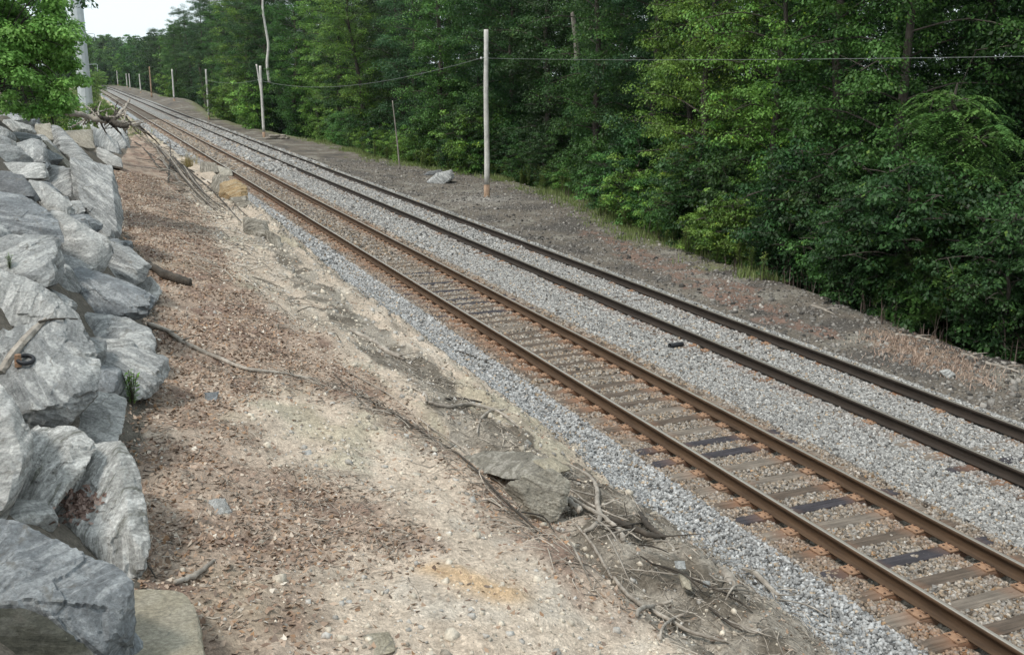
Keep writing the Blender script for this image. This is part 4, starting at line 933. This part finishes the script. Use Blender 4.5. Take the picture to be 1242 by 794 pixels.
free_trunk('dead_tree', at(700, 75, 52), at(694, 14, 52), .17, 'broken pinkish trunk stub high among the dark leaves', 'barkp')
free_trunk('dead_tree', at(251, 145, 158), at(241, 76, 158), .24, 'left of two leaning grey trunks behind the third pole', 'bark')
free_trunk('dead_tree', at(264, 140, 160), at(256, 80, 160), .22, 'right of two leaning grey trunks behind the third pole', 'bark')
# log pile
def log_pile():
    g = G(336, 169); g[2] = float(gz(g[0], g[1])[0]); root = empty('log_pile', g); tag(root, 'low heap of cut pale logs by the second pole', 'log pile')
    for i, (x, y, z, L, a, r) in enumerate([(-.5,0,.1,1.1,.2,.12),(.1,.1,.1,1.2,-.2,.14),(.6,-.1,.1,.8,.5,.12),(-.2,0,.3,1.0,.1,.12),(.35,.05,.3,.9,-.3,.11),(.95,.0,.08,.6,1.0,.1)]):
        mb = MB(); d = np.array([math.cos(a), math.sin(a), 0])*L/2; mb.tube([-d, -d*.3, d*.3, d], [r, r*1.03, r, r*.95], 10, .04); o = link('log', mb.mesh('log', M['drift'], True), root); o.location = (x, y, z)
log_pile()
# tower
def tower():
    F = 122; b = at(104.5, 128, F); b[2] = float(gz(b[0], b[1])[0]); root = empty('steel_transmission_pole', b)
    tag(root, 'thick pale grey steel transmission pole behind the leafy shrub', 'transmission pole')
    mb = MB(); P = [(0, 0, -.2), (0, 0, 12), (0, 0, 22), (0, 0, 34)]; mb.tube(P, [.80, .72, .64, .55], 12); link('shaft', mb.mesh('shaft', M['steel'], False), root)
    mb = MB(); mb.tube([(0,0,0),(0,0,.25)], [1.15, 1.15], 16); link('base_flange', mb.mesh('base_flange', M['steel']), root)
    for z in (13.2, 9.6, 6.2):
        mb = MB(); mb.tube([(.6,-.1,z),(1.5,-.1,z+.05),(1.62,-.1,z),(1.6,-.1,z-.75)], .035, 5); link('step_bracket', mb.mesh('step_bracket', M['steel']), root)
tower()
# pipe stub in the ballast between the tracks
def pipe():
    g = G(812, 424); z = -.17; c = np.array([g[0], g[1], z]); mb = MB(); k = 12; d = np.array([.9, .32, -.10]); d /= np.linalg.norm(d); up = np.array([0, 0, 1.]); a = np.cross(d, up); a /= np.linalg.norm(a); b = np.cross(d, a)
    V = []; F = []
    for (s, r) in ((0.42, .05), (0, .05), (0, .038), (.2, .038)):
        for j in range(k): t = 2*math.pi*j/k; V.append(d*s+r*(a*math.cos(t)+b*math.sin(t))+np.array([0, 0, .05]))
    for i in range(3):
        for j in range(k): F.append([i*k+j, i*k+(j+1) % k, (i+1)*k+(j+1) % k, (i+1)*k+j])
    F.append([3*k+j for j in range(k)])
    tag(link('pipe', new_mesh('pipe', V, F, M['black'], True), None, c), 'black pipe end lying in the ballast between the two tracks', 'pipe')
pipe()

# ------------------------------------------------------------------ vegetation
def tube_np(S, R, k):
    n = len(S); T = np.gradient(S, axis=0); T /= np.linalg.norm(T, axis=1)[:, None]+1e-9
    up = np.where(np.abs(T[:, 2:3]) < .9, np.array([[0, 0, 1.]]), np.array([[1., 0, 0]])); a = np.cross(T, up); a /= np.linalg.norm(a, axis=1)[:, None]+1e-9; b = np.cross(T, a)
    t = 2*math.pi*np.arange(k)/k; V = S[:, None]+R[:, None, None]*(np.cos(t)[None, :, None]*a[:, None]+np.sin(t)[None, :, None]*b[:, None])
    F = [(i*k+j, i*k+(j+1) % k, (i+1)*k+(j+1) % k, (i+1)*k+j) for i in range(n-1) for j in range(k)]
    return V.reshape(-1, 3), np.array(F)
class TM:
    def __init__(s): s.V = []; s.F = []; s.n = 0
    def add(s, S, R, k=5):
        V, F = tube_np(np.asarray(S, float), np.asarray(R, float), k); s.V.append(V); s.F.append(F+s.n); s.n += len(V)
    def mesh(s, name, m): return new_mesh(name, np.concatenate(s.V), np.concatenate(s.F), m, True)
def build_tree(seed, h=18, rad=3.6, h0=1.0, nl=46, per=5, leaf=.15, nleaf=60, cl=.62, pal=((.035, .075, .022), (.06, .115, .03)), trunk=.2, droop=.0, low_bias=1.0, bark='bark', frond=False, aspect=.62):
    rs = np.random.default_rng(seed); T = TM(); C_ = []; CR = []
    zs = np.linspace(0, h, 16); tx = np.cumsum(rs.normal(0, .09, 16)); ty = np.cumsum(rs.normal(0, .09, 16)); S = np.stack([tx, ty, zs], 1); S[0, :2] = 0
    T.add(np.concatenate([[[0, 0, -1.0]], S]), np.concatenate([[trunk*1.25], trunk*(1-zs/h)**.8+.02]), 8)
    for i in range(nl):
        u = ((i+rs.random())/nl)**low_bias; z = h0+(h-h0)*u*.97; a = i*2.4+rs.normal(0, .4)
        prof = (math.sin(math.pi*min(1, .22+.8*(1-u)**1.0)))**.6 if not frond else (1-u)**.75+.08
        L = rad*prof*rs.uniform(.65, 1.15)*(.75 if u > .85 else 1); L = max(L, .5)
        p = np.array([np.interp(z, zs, tx), np.interp(z, zs, ty), z]); el = rs.uniform(.05, .55)*(1-droop)-droop*.25
        d = np.array([math.cos(a), math.sin(a), el]); d /= np.linalg.norm(d)
        S = [p, p+d*L*.5+np.array([0, 0, .05*L]), p+d*L+np.array([0, 0, -.10*L-droop*.3*L])]; S = spline(S, 7)
        T.add(S, np.linspace(trunk*.28*(1-u*.6), .012, 7), 5)
        for j in range(per+int(L)):
            f = rs.uniform(.12, 1.02)**.85; q = S[0]*0+np.array([np.interp(f*6, range(7), S[:, c]) for c in range(3)])
            off = rs.normal(size=3)*np.array([.55, .55, .32])*(.45+.18*L); C_.append(q+off); CR.append(cl*rs.uniform(.55, 1.25))
            if j % 2 == 0: T.add(spline([q, q+off*.5+np.array([0, 0, .05]), q+off], 4), np.linspace(.014, .005, 4), 3)
    C_ = np.array(C_); CR = np.array(CR); k = len(C_)
    ccol = rs.random(k)[:, None]; cb = np.array(pal[0])*(1-ccol)+np.array(pal[1])*ccol; cb *= rs.uniform(.7, 1.3, (k, 1))
    if not frond:
        idx = np.repeat(np.arange(k), nleaf); n = len(idx)
        d = rs.normal(size=(n, 3)); d /= np.linalg.norm(d, axis=1)[:, None]; rr = rs.random(n)**.45
        off = d*rr[:, None]*CR[idx][:, None]*np.array([1.15, 1.15, .48]); off[:, 2] -= .12*(off[:, 0]**2+off[:, 1]**2)/CR[idx]
        P = C_[idx]+off
        nr = d*np.array([.7, .7, .4])+np.array([0, 0, .9])+rs.normal(0, .42, (n, 3)); out = off.copy(); out[:, 2] -= .4*CR[idx]
        out += rs.normal(0, .35, (n, 3))*CR[idx][:, None]
        cc = cb[idx]*rs.uniform(.72, 1.3, (n, 1)); yl = rs.random(n) < .02; cc[yl] = cc[yl]*np.array([2.0, 1.5, .8])
        L = leaf*rs.uniform(.6, 1.3, n); W = L*aspect
    else:
        P = []; nr = []; out = []; cc = []; L = []
        for c in range(k):
            for m_ in range(max(3, nleaf//16)):
                a = rs.uniform(0, 2*math.pi); fl = CR[c]*rs.uniform(.7, 1.3); t = np.linspace(.05, 1, 17); dd = np.array([math.cos(a), math.sin(a)])
                rx = C_[c][None]+np.stack([dd[0]*fl*t, dd[1]*fl*t, .22*fl*t-.75*fl*t*t], 1); side = np.array([-dd[1], dd[0], -.25])
                for sg in (-1, 1):
                    ll = leaf*(1.1-.7*np.abs(t-.35)); o_ = side*sg*np.array([1, 1, 1])+np.array([dd[0], dd[1], -.35])*.55
                    o_ = np.tile(o_, (17, 1)); o_[:, 2] -= .5*t
                    P.append(rx+o_*ll[:, None]*.5); out.append(o_); nr.append(np.tile([0, 0, 1.], (17, 1))+rs.normal(0, .25, (17, 3))); L.append(ll)
                    cc.append(np.tile(cb[c]*rs.uniform(.8, 1.25), (17, 1))*(1+.25*t[:, None]))
        P = np.concatenate(P); nr = np.concatenate(nr); out = np.concatenate(out); cc = np.concatenate(cc); L = np.concatenate(L); W = L*.30
    lm_ = leaf_mesh('crown', P, nr, L, W, cc, M['leaf'], .22, extra=out)
    return T.mesh('trunk', M[bark]), lm_
DK = ((.017, .048, .014), (.048, .112, .030)); MD = ((.040, .105, .024), (.088, .195, .045)); LT = ((.085, .18, .03), (.19, .33, .065)); YL = ((.095, .19, .03), (.19, .31, .06)); BL = ((.020, .060, .024), (.050, .122, .045))
SPEC = {
 'dark': [build_tree(11, 18, 3.6, .6, 48, 7, .125, 115, .7, DK, low_bias=1.25), build_tree(12, 17, 3.9, 1.0, 46, 7, .13, 115, .75, DK, low_bias=1.3), build_tree(15, 19, 3.4, .5, 48, 7, .12, 115, .66, BL, low_bias=1.3)],
 'mid': [build_tree(21, 17, 3.7, .4, 50, 7, .12, 110, .66, MD, low_bias=1.3), build_tree(22, 18, 3.3, .8, 46, 7, .125, 110, .68, MD, low_bias=1.25)],
 'light': [build_tree(31, 14, 3.2, .3, 58, 6, .115, 95, .56, LT, low_bias=1.25), build_tree(32, 11, 2.8, .3, 50, 6, .11, 95, .52, YL, low_bias=1.2)],
 'frond': [build_tree(41, 9, 2.8, .6, 60, 7, .12, 100, .62, ((.045, .105, .024), (.09, .185, .045)), frond=True, droop=.35, low_bias=1.1), build_tree(42, 6, 2.2, .4, 46, 7, .11, 100, .56, ((.045, .11, .026), (.11, .20, .05)), frond=True, droop=.35, low_bias=1.1)],
 'shrub': [build_tree(51, 3.2, 1.5, .1, 30, 5, .11, 60, .34, MD, trunk=.05, low_bias=1.1), build_tree(52, 2.4, 1.3, .1, 26, 5, .10, 60, .3, LT, trunk=.04, low_bias=1.1), build_tree(53, 4.2, 1.7, .1, 34, 5, .12, 60, .36, DK, trunk=.06, low_bias=1.1)],
 'farT': [build_tree(61, 18, 4.2, 1.5, 34, 4, .42, 34, 1.0, MD), build_tree(62, 17, 4.4, 1.5, 34, 4, .42, 34, 1.05, DK), build_tree(63, 16, 4.0, 1.5, 34, 4, .42, 34, 1.0, LT)],
}
tree_r = random.Random(99)
def place_tree(kind, v, x, y, s=1.0, label='', cat='tree', group=None, name='tree', z=None, sz=1.0):
    tm, cm = SPEC[kind][v % len(SPEC[kind])]; z = float(gz(x, y)[0]) if z is None else z
    root = empty(name, (x, y, z-.1)); tag(root, label, cat, group)
    root.scale = (s, s, s*sz); root.rotation_euler = (tree_r.uniform(-.05, .05), tree_r.uniform(-.05, .05), tree_r.uniform(0, 6.28))
    link('trunk', tm, root); link('crown', cm, root); return root
def fw(px, F, up=0):              # a spot at level distance F along the photo column px
    d = ray(px, 86); return d[0]*F, d[1]*F
# front row, named one by one (px column, distance, kind, variant, scale)
FRONT = [
 (1178,26,'frond',1,1.2,'bright drooping fern-like tree at the right edge of the photo'),
 (1120,24.5,'frond',1,.62,'small light green drooping tree at the wood edge above the tan dry grass'),
 (1085,31,'mid',0,.95,'tall mid green tree behind the drooping ones on the right'),
 (1010,33,'mid',1,1.0,'full leafy mid green tree left of the drooping ones'),
 (945,36,'light',0,.9,'grey green airy tree right of the yellow green one'),
 (860,38.5,'light',1,1.0,'yellow green tree standing out in the right half of the wood'),
 (905,43,'dark',0,1.0,'dark tree between the yellow green tree and the airy one'),
 (1200,36,'dark',1,1.0,'darkest tree behind the drooping ones at the right edge'),
 (790,45,'dark',2,.95,'dark blue green tree left of the yellow green tree'),
 (735,49,'mid',0,.9,'mid green tree right behind the bend of the verge'),
 (670,58,'dark',0,1.0,'dark tree just right of the tall pole'),
 (615,63,'dark',1,1.0,'dark tree directly behind the tall pole'),
 (545,68,'mid',1,1.0,'mid green tree above the pale verge boulder'),
 (500,74,'dark',2,1.0,'blue green tree behind the bare dead sapling'),
 (440,82,'light',0,1.05,'yellowish tree in the middle of the left wood edge'),
 (395,90,'dark',0,1.0,'dark tree between the yellowish tree and the second pole'),
 (355,104,'mid',0,1.0,'mid green tree just right of the second pole'),
 (325,112,'dark',1,1.0,'dark green tree behind the second pole'),
 (298,124,'light',0,1.25,'light green tree left of the second pole'),
 (272,140,'mid',1,.95,'green tree between the second and third poles'),
 (245,155,'dark',1,1.0,'dark tree above the two leaning trunks'),
 (228,176,'dark',2,1.0,'dark tree between the third and fourth poles'),
 (212,200,'dark',0,.98,'dark tree behind the fourth pole'),
 (200,232,'mid',0,1.0,'tree right of the orange brown pole where the skyline drops'),
 (190,268,'dark',1,1.0,'last tall dark tree before the skyline steps down'),
]
for px, F, k, v, s, lab in FRONT:
    x, y = fw(px, F); x = max(x, float(np.interp(y, EY, EX))+1.6); place_tree(k, v, x, y, s, lab, group='trees along the wood edge')
# rows deeper in the wood
cnt = 0
for row, (off, step) in enumerate([(4.5, 3.6), (8.5, 4.2), (13, 4.8), (19, 6.0)]):
    y = 10+row*1.7
    while y < 260:
        x = float(np.interp(y, EY, EX))+off+tree_r.uniform(-1.2, 1.2); yy = y+tree_r.uniform(-1, 1)
        if row == 0 and y < 34: y += step*1.1; continue
        if y < 150 or row < 2:
            k = tree_r.choices(['dark', 'mid', 'light'], [.62, .3, .08])[0] if row else tree_r.choices(['dark', 'mid', 'light', 'dark'], [.5, .3, .15, .05])[0]
            place_tree(k, tree_r.randrange(3), x, yy, tree_r.uniform(.85, 1.1), 'tall leafy tree deep in the wood behind the front row', group='trees deep in the wood', sz=tree_r.uniform(.95, 1.1)); cnt += 1
        y += step*(1+y/120)*tree_r.uniform(.8, 1.2)
# understorey along the verge
for i in range(84):
    y = 13+i*.95+tree_r.uniform(-.5, .5); x = float(np.interp(y, EY, EX))+tree_r.uniform(.7, 2.2)
    place_tree('shrub', tree_r.choice([0, 0, 1, 1, 2] if y > 27 else [2, 2, 0]), x, y, tree_r.uniform(.5, 1.05), 'leafy shrub in the undergrowth along the wood edge', 'shrub', 'undergrowth shrubs along the wood edge', 'shrub')
for px, F, v, s, lab in [(565,62.5,1,1.5,'bright green young shrub left of the tall pole'),(735,50,1,1.0,'broad leafed shrub right of the tall pole at the verge bend'),(815,41,1,.9,'bright shrub leaning over the verge below the yellow green tree'),(850,38.6,1,.6,'small yellowish shrub at the edge of the reddish verge'),(1020,32,0,1.0,'leafy shrub over the verge above the driftwood'),(298,112,1,2.0,'yellow green bush at the foot of the light tree'),(265,132,1,1.8,'bush beside the third pole'),(190,236,1,2.2,'yellowish bush right of the orange brown pole')]:
    x, y = fw(px, F); x = max(x, float(np.interp(y, EY, EX))+.5); place_tree('shrub', v, x, y, s, lab, 'shrub', None, 'shrub')
# far forest beyond the bend and left of the line
for i in range(85):
    Fd = tree_r.uniform(430, 800); px = tree_r.uniform(60, 190)
    if Fd < 620 and 112 < px < 160: Fd = tree_r.uniform(640, 820)
    x, y = fw(px, Fd); place_tree('farT', i, x, y, tree_r.uniform(1.0, 1.35)*(1+.25*(Fd > 600)), 'rounded tree in the hazy far wood beyond the bend of the line', group='far wood beyond the bend')
for i in range(46):
    y = 265+i*7; x = float(np.interp(y, EY, EX))+tree_r.uniform(3, 14); place_tree('farT', i, x-float(shift(np.array(y))), y, tree_r.uniform(.85, 1.1), 'distant tree on the right of the line past the orange brown pole', group='distant trees right of the line')
# the shrub at the upper left: bright, close
def left_shrub():
    F = 24; c = at(-2, 50, F); bx, by = c[0]-.9, c[1]+.6; bz = float(gz(bx, by)[0]); root = empty('leafy_bush', (bx, by, bz-.1)); tag(root, 'bright green leafy bush overhanging the boulders at the upper left', 'bush')
    rs = np.random.default_rng(4); T = TM(); cen = []; o = np.array([bx, by, bz-.1]); cw = c-o
    for i in range(190):
        th = rs.uniform(0, 2*math.pi); el = rs.uniform(-.75, 1.0); rr = rs.uniform(.35, 1.0)
        q = cw+np.array([math.cos(th)*math.sqrt(max(0, 1-el*el)), math.sin(th)*math.sqrt(max(0, 1-el*el)), el])*rr*np.array([1.75, 1.6, 1.75])*(1+.38*float(vn(math.cos(th)*2.1+9, math.sin(th)*2.1, el*2.1+4)))
        cen.append(q)
        if i % 2 == 0: T.add(spline([[0, 0, 0], cw*.5+(q-cw)*.15, q], 8), np.linspace(.028, .006, 8), 5)
    # sprays reaching right and down
    for px, py in [(98,60),(104,95),(92,118),(78,128),(60,132),(50,138),(30,130),(84,40),(76,10),(68,-10),(100,30),(104,76),(86,132),(94,80),(88,60),(90,100),(80,112),(70,120),(40,130),(20,128),(86,20),(66,100),(50,110),(92,40),(80,80)]:
        q = at(px-13, py, F+rs.uniform(-.5, .5))-o; cen.append(q); T.add(spline([cw*.6, (cw+q)/2+np.array([0, 0, .1]), q], 7), np.linspace(.03, .005, 7), 4)
    cen = np.array(cen); k = len(cen); idx = np.repeat(np.arange(k), 230); n = len(idx); d = rs.normal(size=(n, 3)); d /= np.linalg.norm(d, axis=1)[:, None]
    R = rs.uniform(.2, .46, k)[idx]; off = d*(rs.random(n)**.5*R)[:, None]*np.array([1, 1, .55]); off[:, 2] -= .15*(off[:, 0]**2+off[:, 1]**2)/R
    P = cen[idx]+off; nr = d*.6+np.array([0, 0, .8])+rs.normal(0, .4, (n, 3)); out = off+rs.normal(0, .1, (n, 3)); out[:, 2] -= .15
    uu = rs.random((k, 1)); cb = (np.array([(.13, .29, .055)])*(1-uu)+np.array([(.25, .45, .11)])*uu)[idx]*rs.uniform(.75, 1.3, (n, 1))
    L = .092*rs.uniform(.6, 1.3, n)
    link('trunk', T.mesh('trunk', M['bark']), root); link('crown', leaf_mesh('crown', P, nr, L, L*.62, cb, M['bright'], .2, extra=out), root)
left_shrub()
# bushes beyond the shrub on the left, around the tower and bank end
for px, F, k, v, s, lab in [(20,60,'shrub',0,1.6,'green bush behind the bright leafy one'),(60,75,'shrub',1,1.7,'bush half hidden behind the shrub, left of the steel pole'),(88,104,'shrub',1,.9,'pale bush at the left foot of the steel pole'),(112,100,'shrub',1,1.0,'small bright bush right of the steel pole foot'),(122,112,'shrub',1,.8,'low weedy bush between the steel pole and the rails'),(-20,45,'shrub',2,1.8,'dark bush at the far left behind the leafy one'),
  (104,150,'shrub',1,1.4,'low bush behind the steel pole'),(112,240,'shrub',1,2.0,'yellow green bush left of the distant rails'),(118,330,'shrub',1,2.3,'pale bush where the rails disappear'),(127,470,'shrub',2,2.2,'dark brush heap beside the vanishing rails')]:
    x, y = fw(px, F); place_tree('shrub', v, x, y, s, lab, 'bush', None, 'bush')
# ------------------------------------------------------------------ small plants, weeds and grass
def blades(name, x, y, hgt, col1, col2, w=.012, lean=.35, per=14, spread=.08, matn='leaf', seed=1):
    rs = np.random.default_rng(seed); n = len(x)*per; X_ = np.repeat(x, per)+rs.normal(0, spread, n); Y_ = np.repeat(y, per)+rs.normal(0, spread, n); Z_ = gz(X_, Y_)-.01
    hh = np.repeat(hgt, per)*rs.uniform(.5, 1.15, n); a = rs.uniform(0, 2*math.pi, n); l = rs.uniform(0, lean, n)*hh; dx, dy = np.cos(a), np.sin(a); ww = w*rs.uniform(.7, 1.4, n)
    b = np.stack([X_, Y_, Z_], 1); sv = np.stack([-dy, dx, 0*dx], 1)*ww[:, None]; m_ = b+np.stack([dx*l*.35, dy*l*.35, hh*.6], 1); t_ = b+np.stack([dx*l, dy*l, hh], 1)
    V = np.stack([b-sv, b+sv, m_+sv*.8, m_-sv*.8, t_+sv*.15, t_-sv*.15], 1).reshape(-1, 3); i0 = np.arange(n)[:, None]*6
    F = np.concatenate([i0+np.array([[0, 1, 2, 3]]), i0+np.array([[3, 2, 4, 5]])], 0); u = rs.random((n, 1)); c = np.array(col1)*(1-u)+np.array(col2)*u
    return new_mesh(name, V, F, M[matn], False, {'Col': np.repeat(c, 6, 0)})
rs_ = np.random.default_rng(8)
yv = 24+70*rs_.random(2600)**1.2; xv = np.interp(yv, EY, EX)+rs_.normal(.35, .7, 2600); kk = fbm(xv*.6, yv*.35, seed=61) > -.1; xv, yv = xv[kk], yv[kk]
tag(link('verge_grass', blades('verge_grass', xv, yv, rs_.uniform(.06, .34, len(xv)), (.12, .17, .05), (.24, .28, .11), .012, .5, 11, .12)), 'green grass and weeds along the wood edge of the verge', 'grass', kind='stuff')
xg, yg = scatter_poly([(1050,402),(1110,410),(1180,440),(1215,470),(1150,458),(1070,432)], 300)
xg = xg+rs_.normal(0, .3, len(xg)); yg = yg+rs_.normal(0, .4, len(yg))
tag(link('dry_grass', blades('dry_grass', xg, yg, rs_.uniform(.03, .12, len(xg)), (.26, .18, .13), (.48, .38, .29), .007, 1.8, 10, .14, 'litter')), 'dry tan grass on the verge above the far track', 'dry grass', kind='stuff')
ys_ = rs_.uniform(95, 330, 1500); xs_ = rs_.uniform(-8, 5.6, 1500)
tag(link('rough_grass', blades('rough_grass', xs_, ys_, rs_.uniform(.3, .9, 1500), (.12, .16, .05), (.26, .30, .12), .05, .5, 10, .4)), 'rough pale green weeds left of the distant rails', 'weeds', kind='stuff')
# upright leafy weeds (each one a plant)
def weed_mesh(seed, h, c1, c2, n=46, leaf=.09, r=.12, stems=4):
    rs = np.random.default_rng(seed); T = TM(); P = []
    for s in range(stems):
        a = rs.uniform(0, 6.28); q = np.array([math.cos(a), math.sin(a), 0])*r*rs.uniform(.2, 1); hh = h*rs.uniform(.7, 1.05); S = spline([[0, 0, 0], q*.4+[0, 0, hh*.5], q+[0, 0, hh]], 6); T.add(S, np.linspace(.006, .003, 6), 4)
        t = rs.uniform(.15, 1, n); P.append(np.stack([np.interp(t*5, range(6), S[:, c]) for c in range(3)], 1))
    P = np.concatenate(P); m_ = len(P); a = rs.uniform(0, 6.28, m_); o_ = np.stack([np.cos(a), np.sin(a), rs.uniform(-.1, .7, m_)], 1); L = leaf*rs.uniform(.6, 1.2, m_)
    u = rs.random((m_, 1)); c = np.array(c1)*(1-u)+np.array(c2)*u
    return T.mesh('stem', M['bark']), leaf_mesh('leaves', P+o_*L[:, None]*.5, np.stack([-o_[:, 0]*.5, -o_[:, 1]*.5, np.ones(m_)], 1), L, L*.35, c, M['leaf'], .2, extra=o_)
WEED = [weed_mesh(1, .85, (.12, .18, .04), (.2, .28, .08)), weed_mesh(2, .6, (.10, .17, .035), (.18, .25, .06)), weed_mesh(3, .34, (.08, .17, .02), (.16, .30, .05), 30, .055, .10, 7)]
def weed(i, x, y, s, lab, group=None, z=None):
    o = empty('weed', (x, y, float(gz(x, y)[0]) if z is None else z)); tag(o, lab, 'plant', group); o.scale = (s, s, s); o.rotation_euler = (0, 0, random.uniform(0, 6)); link('stem', WEED[i][0], o); link('leaves', WEED[i][1], o)
for i in range(120):
    y = random.choice([random.uniform(24, 42), random.uniform(44, 62), random.uniform(60, 90)]); x = float(np.interp(y, EY, EX))+random.uniform(-.1, 1.2); weed(i % 2, x, y, random.uniform(.8, 1.6), 'upright pale green weed at the edge of the verge below the wood', 'upright weeds along the verge')
g = G(162, 500); weed(2, g[0], g[1], 1.15, 'small bright green plant between the grey rock and the flat pale rock')
g = surf(12, 325)[0]; weed(2, g[0], g[1], .5, 'tiny yellow green tuft on the blocky grey boulder', z=g[2]-.02)
g = G(229, 205)
tag(link('dry_tuft', blades('dry_tuft', np.full(14, g[0])+rs_.normal(0, .1, 14), np.full(14, g[1])+rs_.normal(0, .14, 14), rs_.uniform(.4, .8, 14), (.20, .15, .07), (.32, .26, .12), .010, .7, 11, .12)), 'brown dry grass tuft on the bank above the near rail', 'dry tuft')
# driftwood along the verge rim under the trees
for i, (a, b, lab) in enumerate([((1085,408),(1128,414),'grey fallen stick along the verge rim above the dry grass'),((1118,402),(1126,395),'short forked stub sticking up from the verge rim'),((1165,432),(1185,438),'pale stick on the verge rim near the right edge'),((1195,442),(1236,454),'long grey stick at the far right of the verge rim'),((985,372),(1012,384),'small pale stick on the verge rim below the leafy tree')]):
    stick('stick', [a, ((a[0]+b[0])/2, (a[1]+b[1])/2-1), b], [.04, .04, .02], lab, 'drift', twigs=2)
tag(link('brush_litter', blades('brush_litter', *[np.array(v) for v in (lambda y: (np.interp(y, EY, EX)+rs_.normal(.9, .5, len(y)), y))(rs_.uniform(14, 46, 130))], rs_.uniform(.2, .9, 130), (.08, .06, .045), (.2, .16, .13), .009, .6, 5, .15, 'litter')), 'bare grey brushwood stems under the wood edge', 'brushwood', kind='stuff')
# ------------------------------------------------------------------ haze
hm = bpy.data.materials.new('haze'); hm.use_nodes = True; t = hm.node_tree; t.nodes.clear()
pv = t.nodes.new('ShaderNodeVolumePrincipled'); pv.inputs['Color'].default_value = (.93, .97, 1, 1); pv.inputs['Density'].default_value = .00006; pv.inputs['Anisotropy'].default_value = .2
ou = t.nodes.new('ShaderNodeOutputMaterial'); t.links.new(pv.outputs[0], ou.inputs['Volume'])
hb = MB(); zlo = float(Z.min())-1.5; hb.box((float(gx[0])-5, float(gy[0])-5, zlo), (float(gx[-1])+5, float(gy[-1])+5, 46))
tag(link('haze', hb.mesh('haze', hm)), 'thin pale haze over the distant woods', 'haze', kind='stuff')
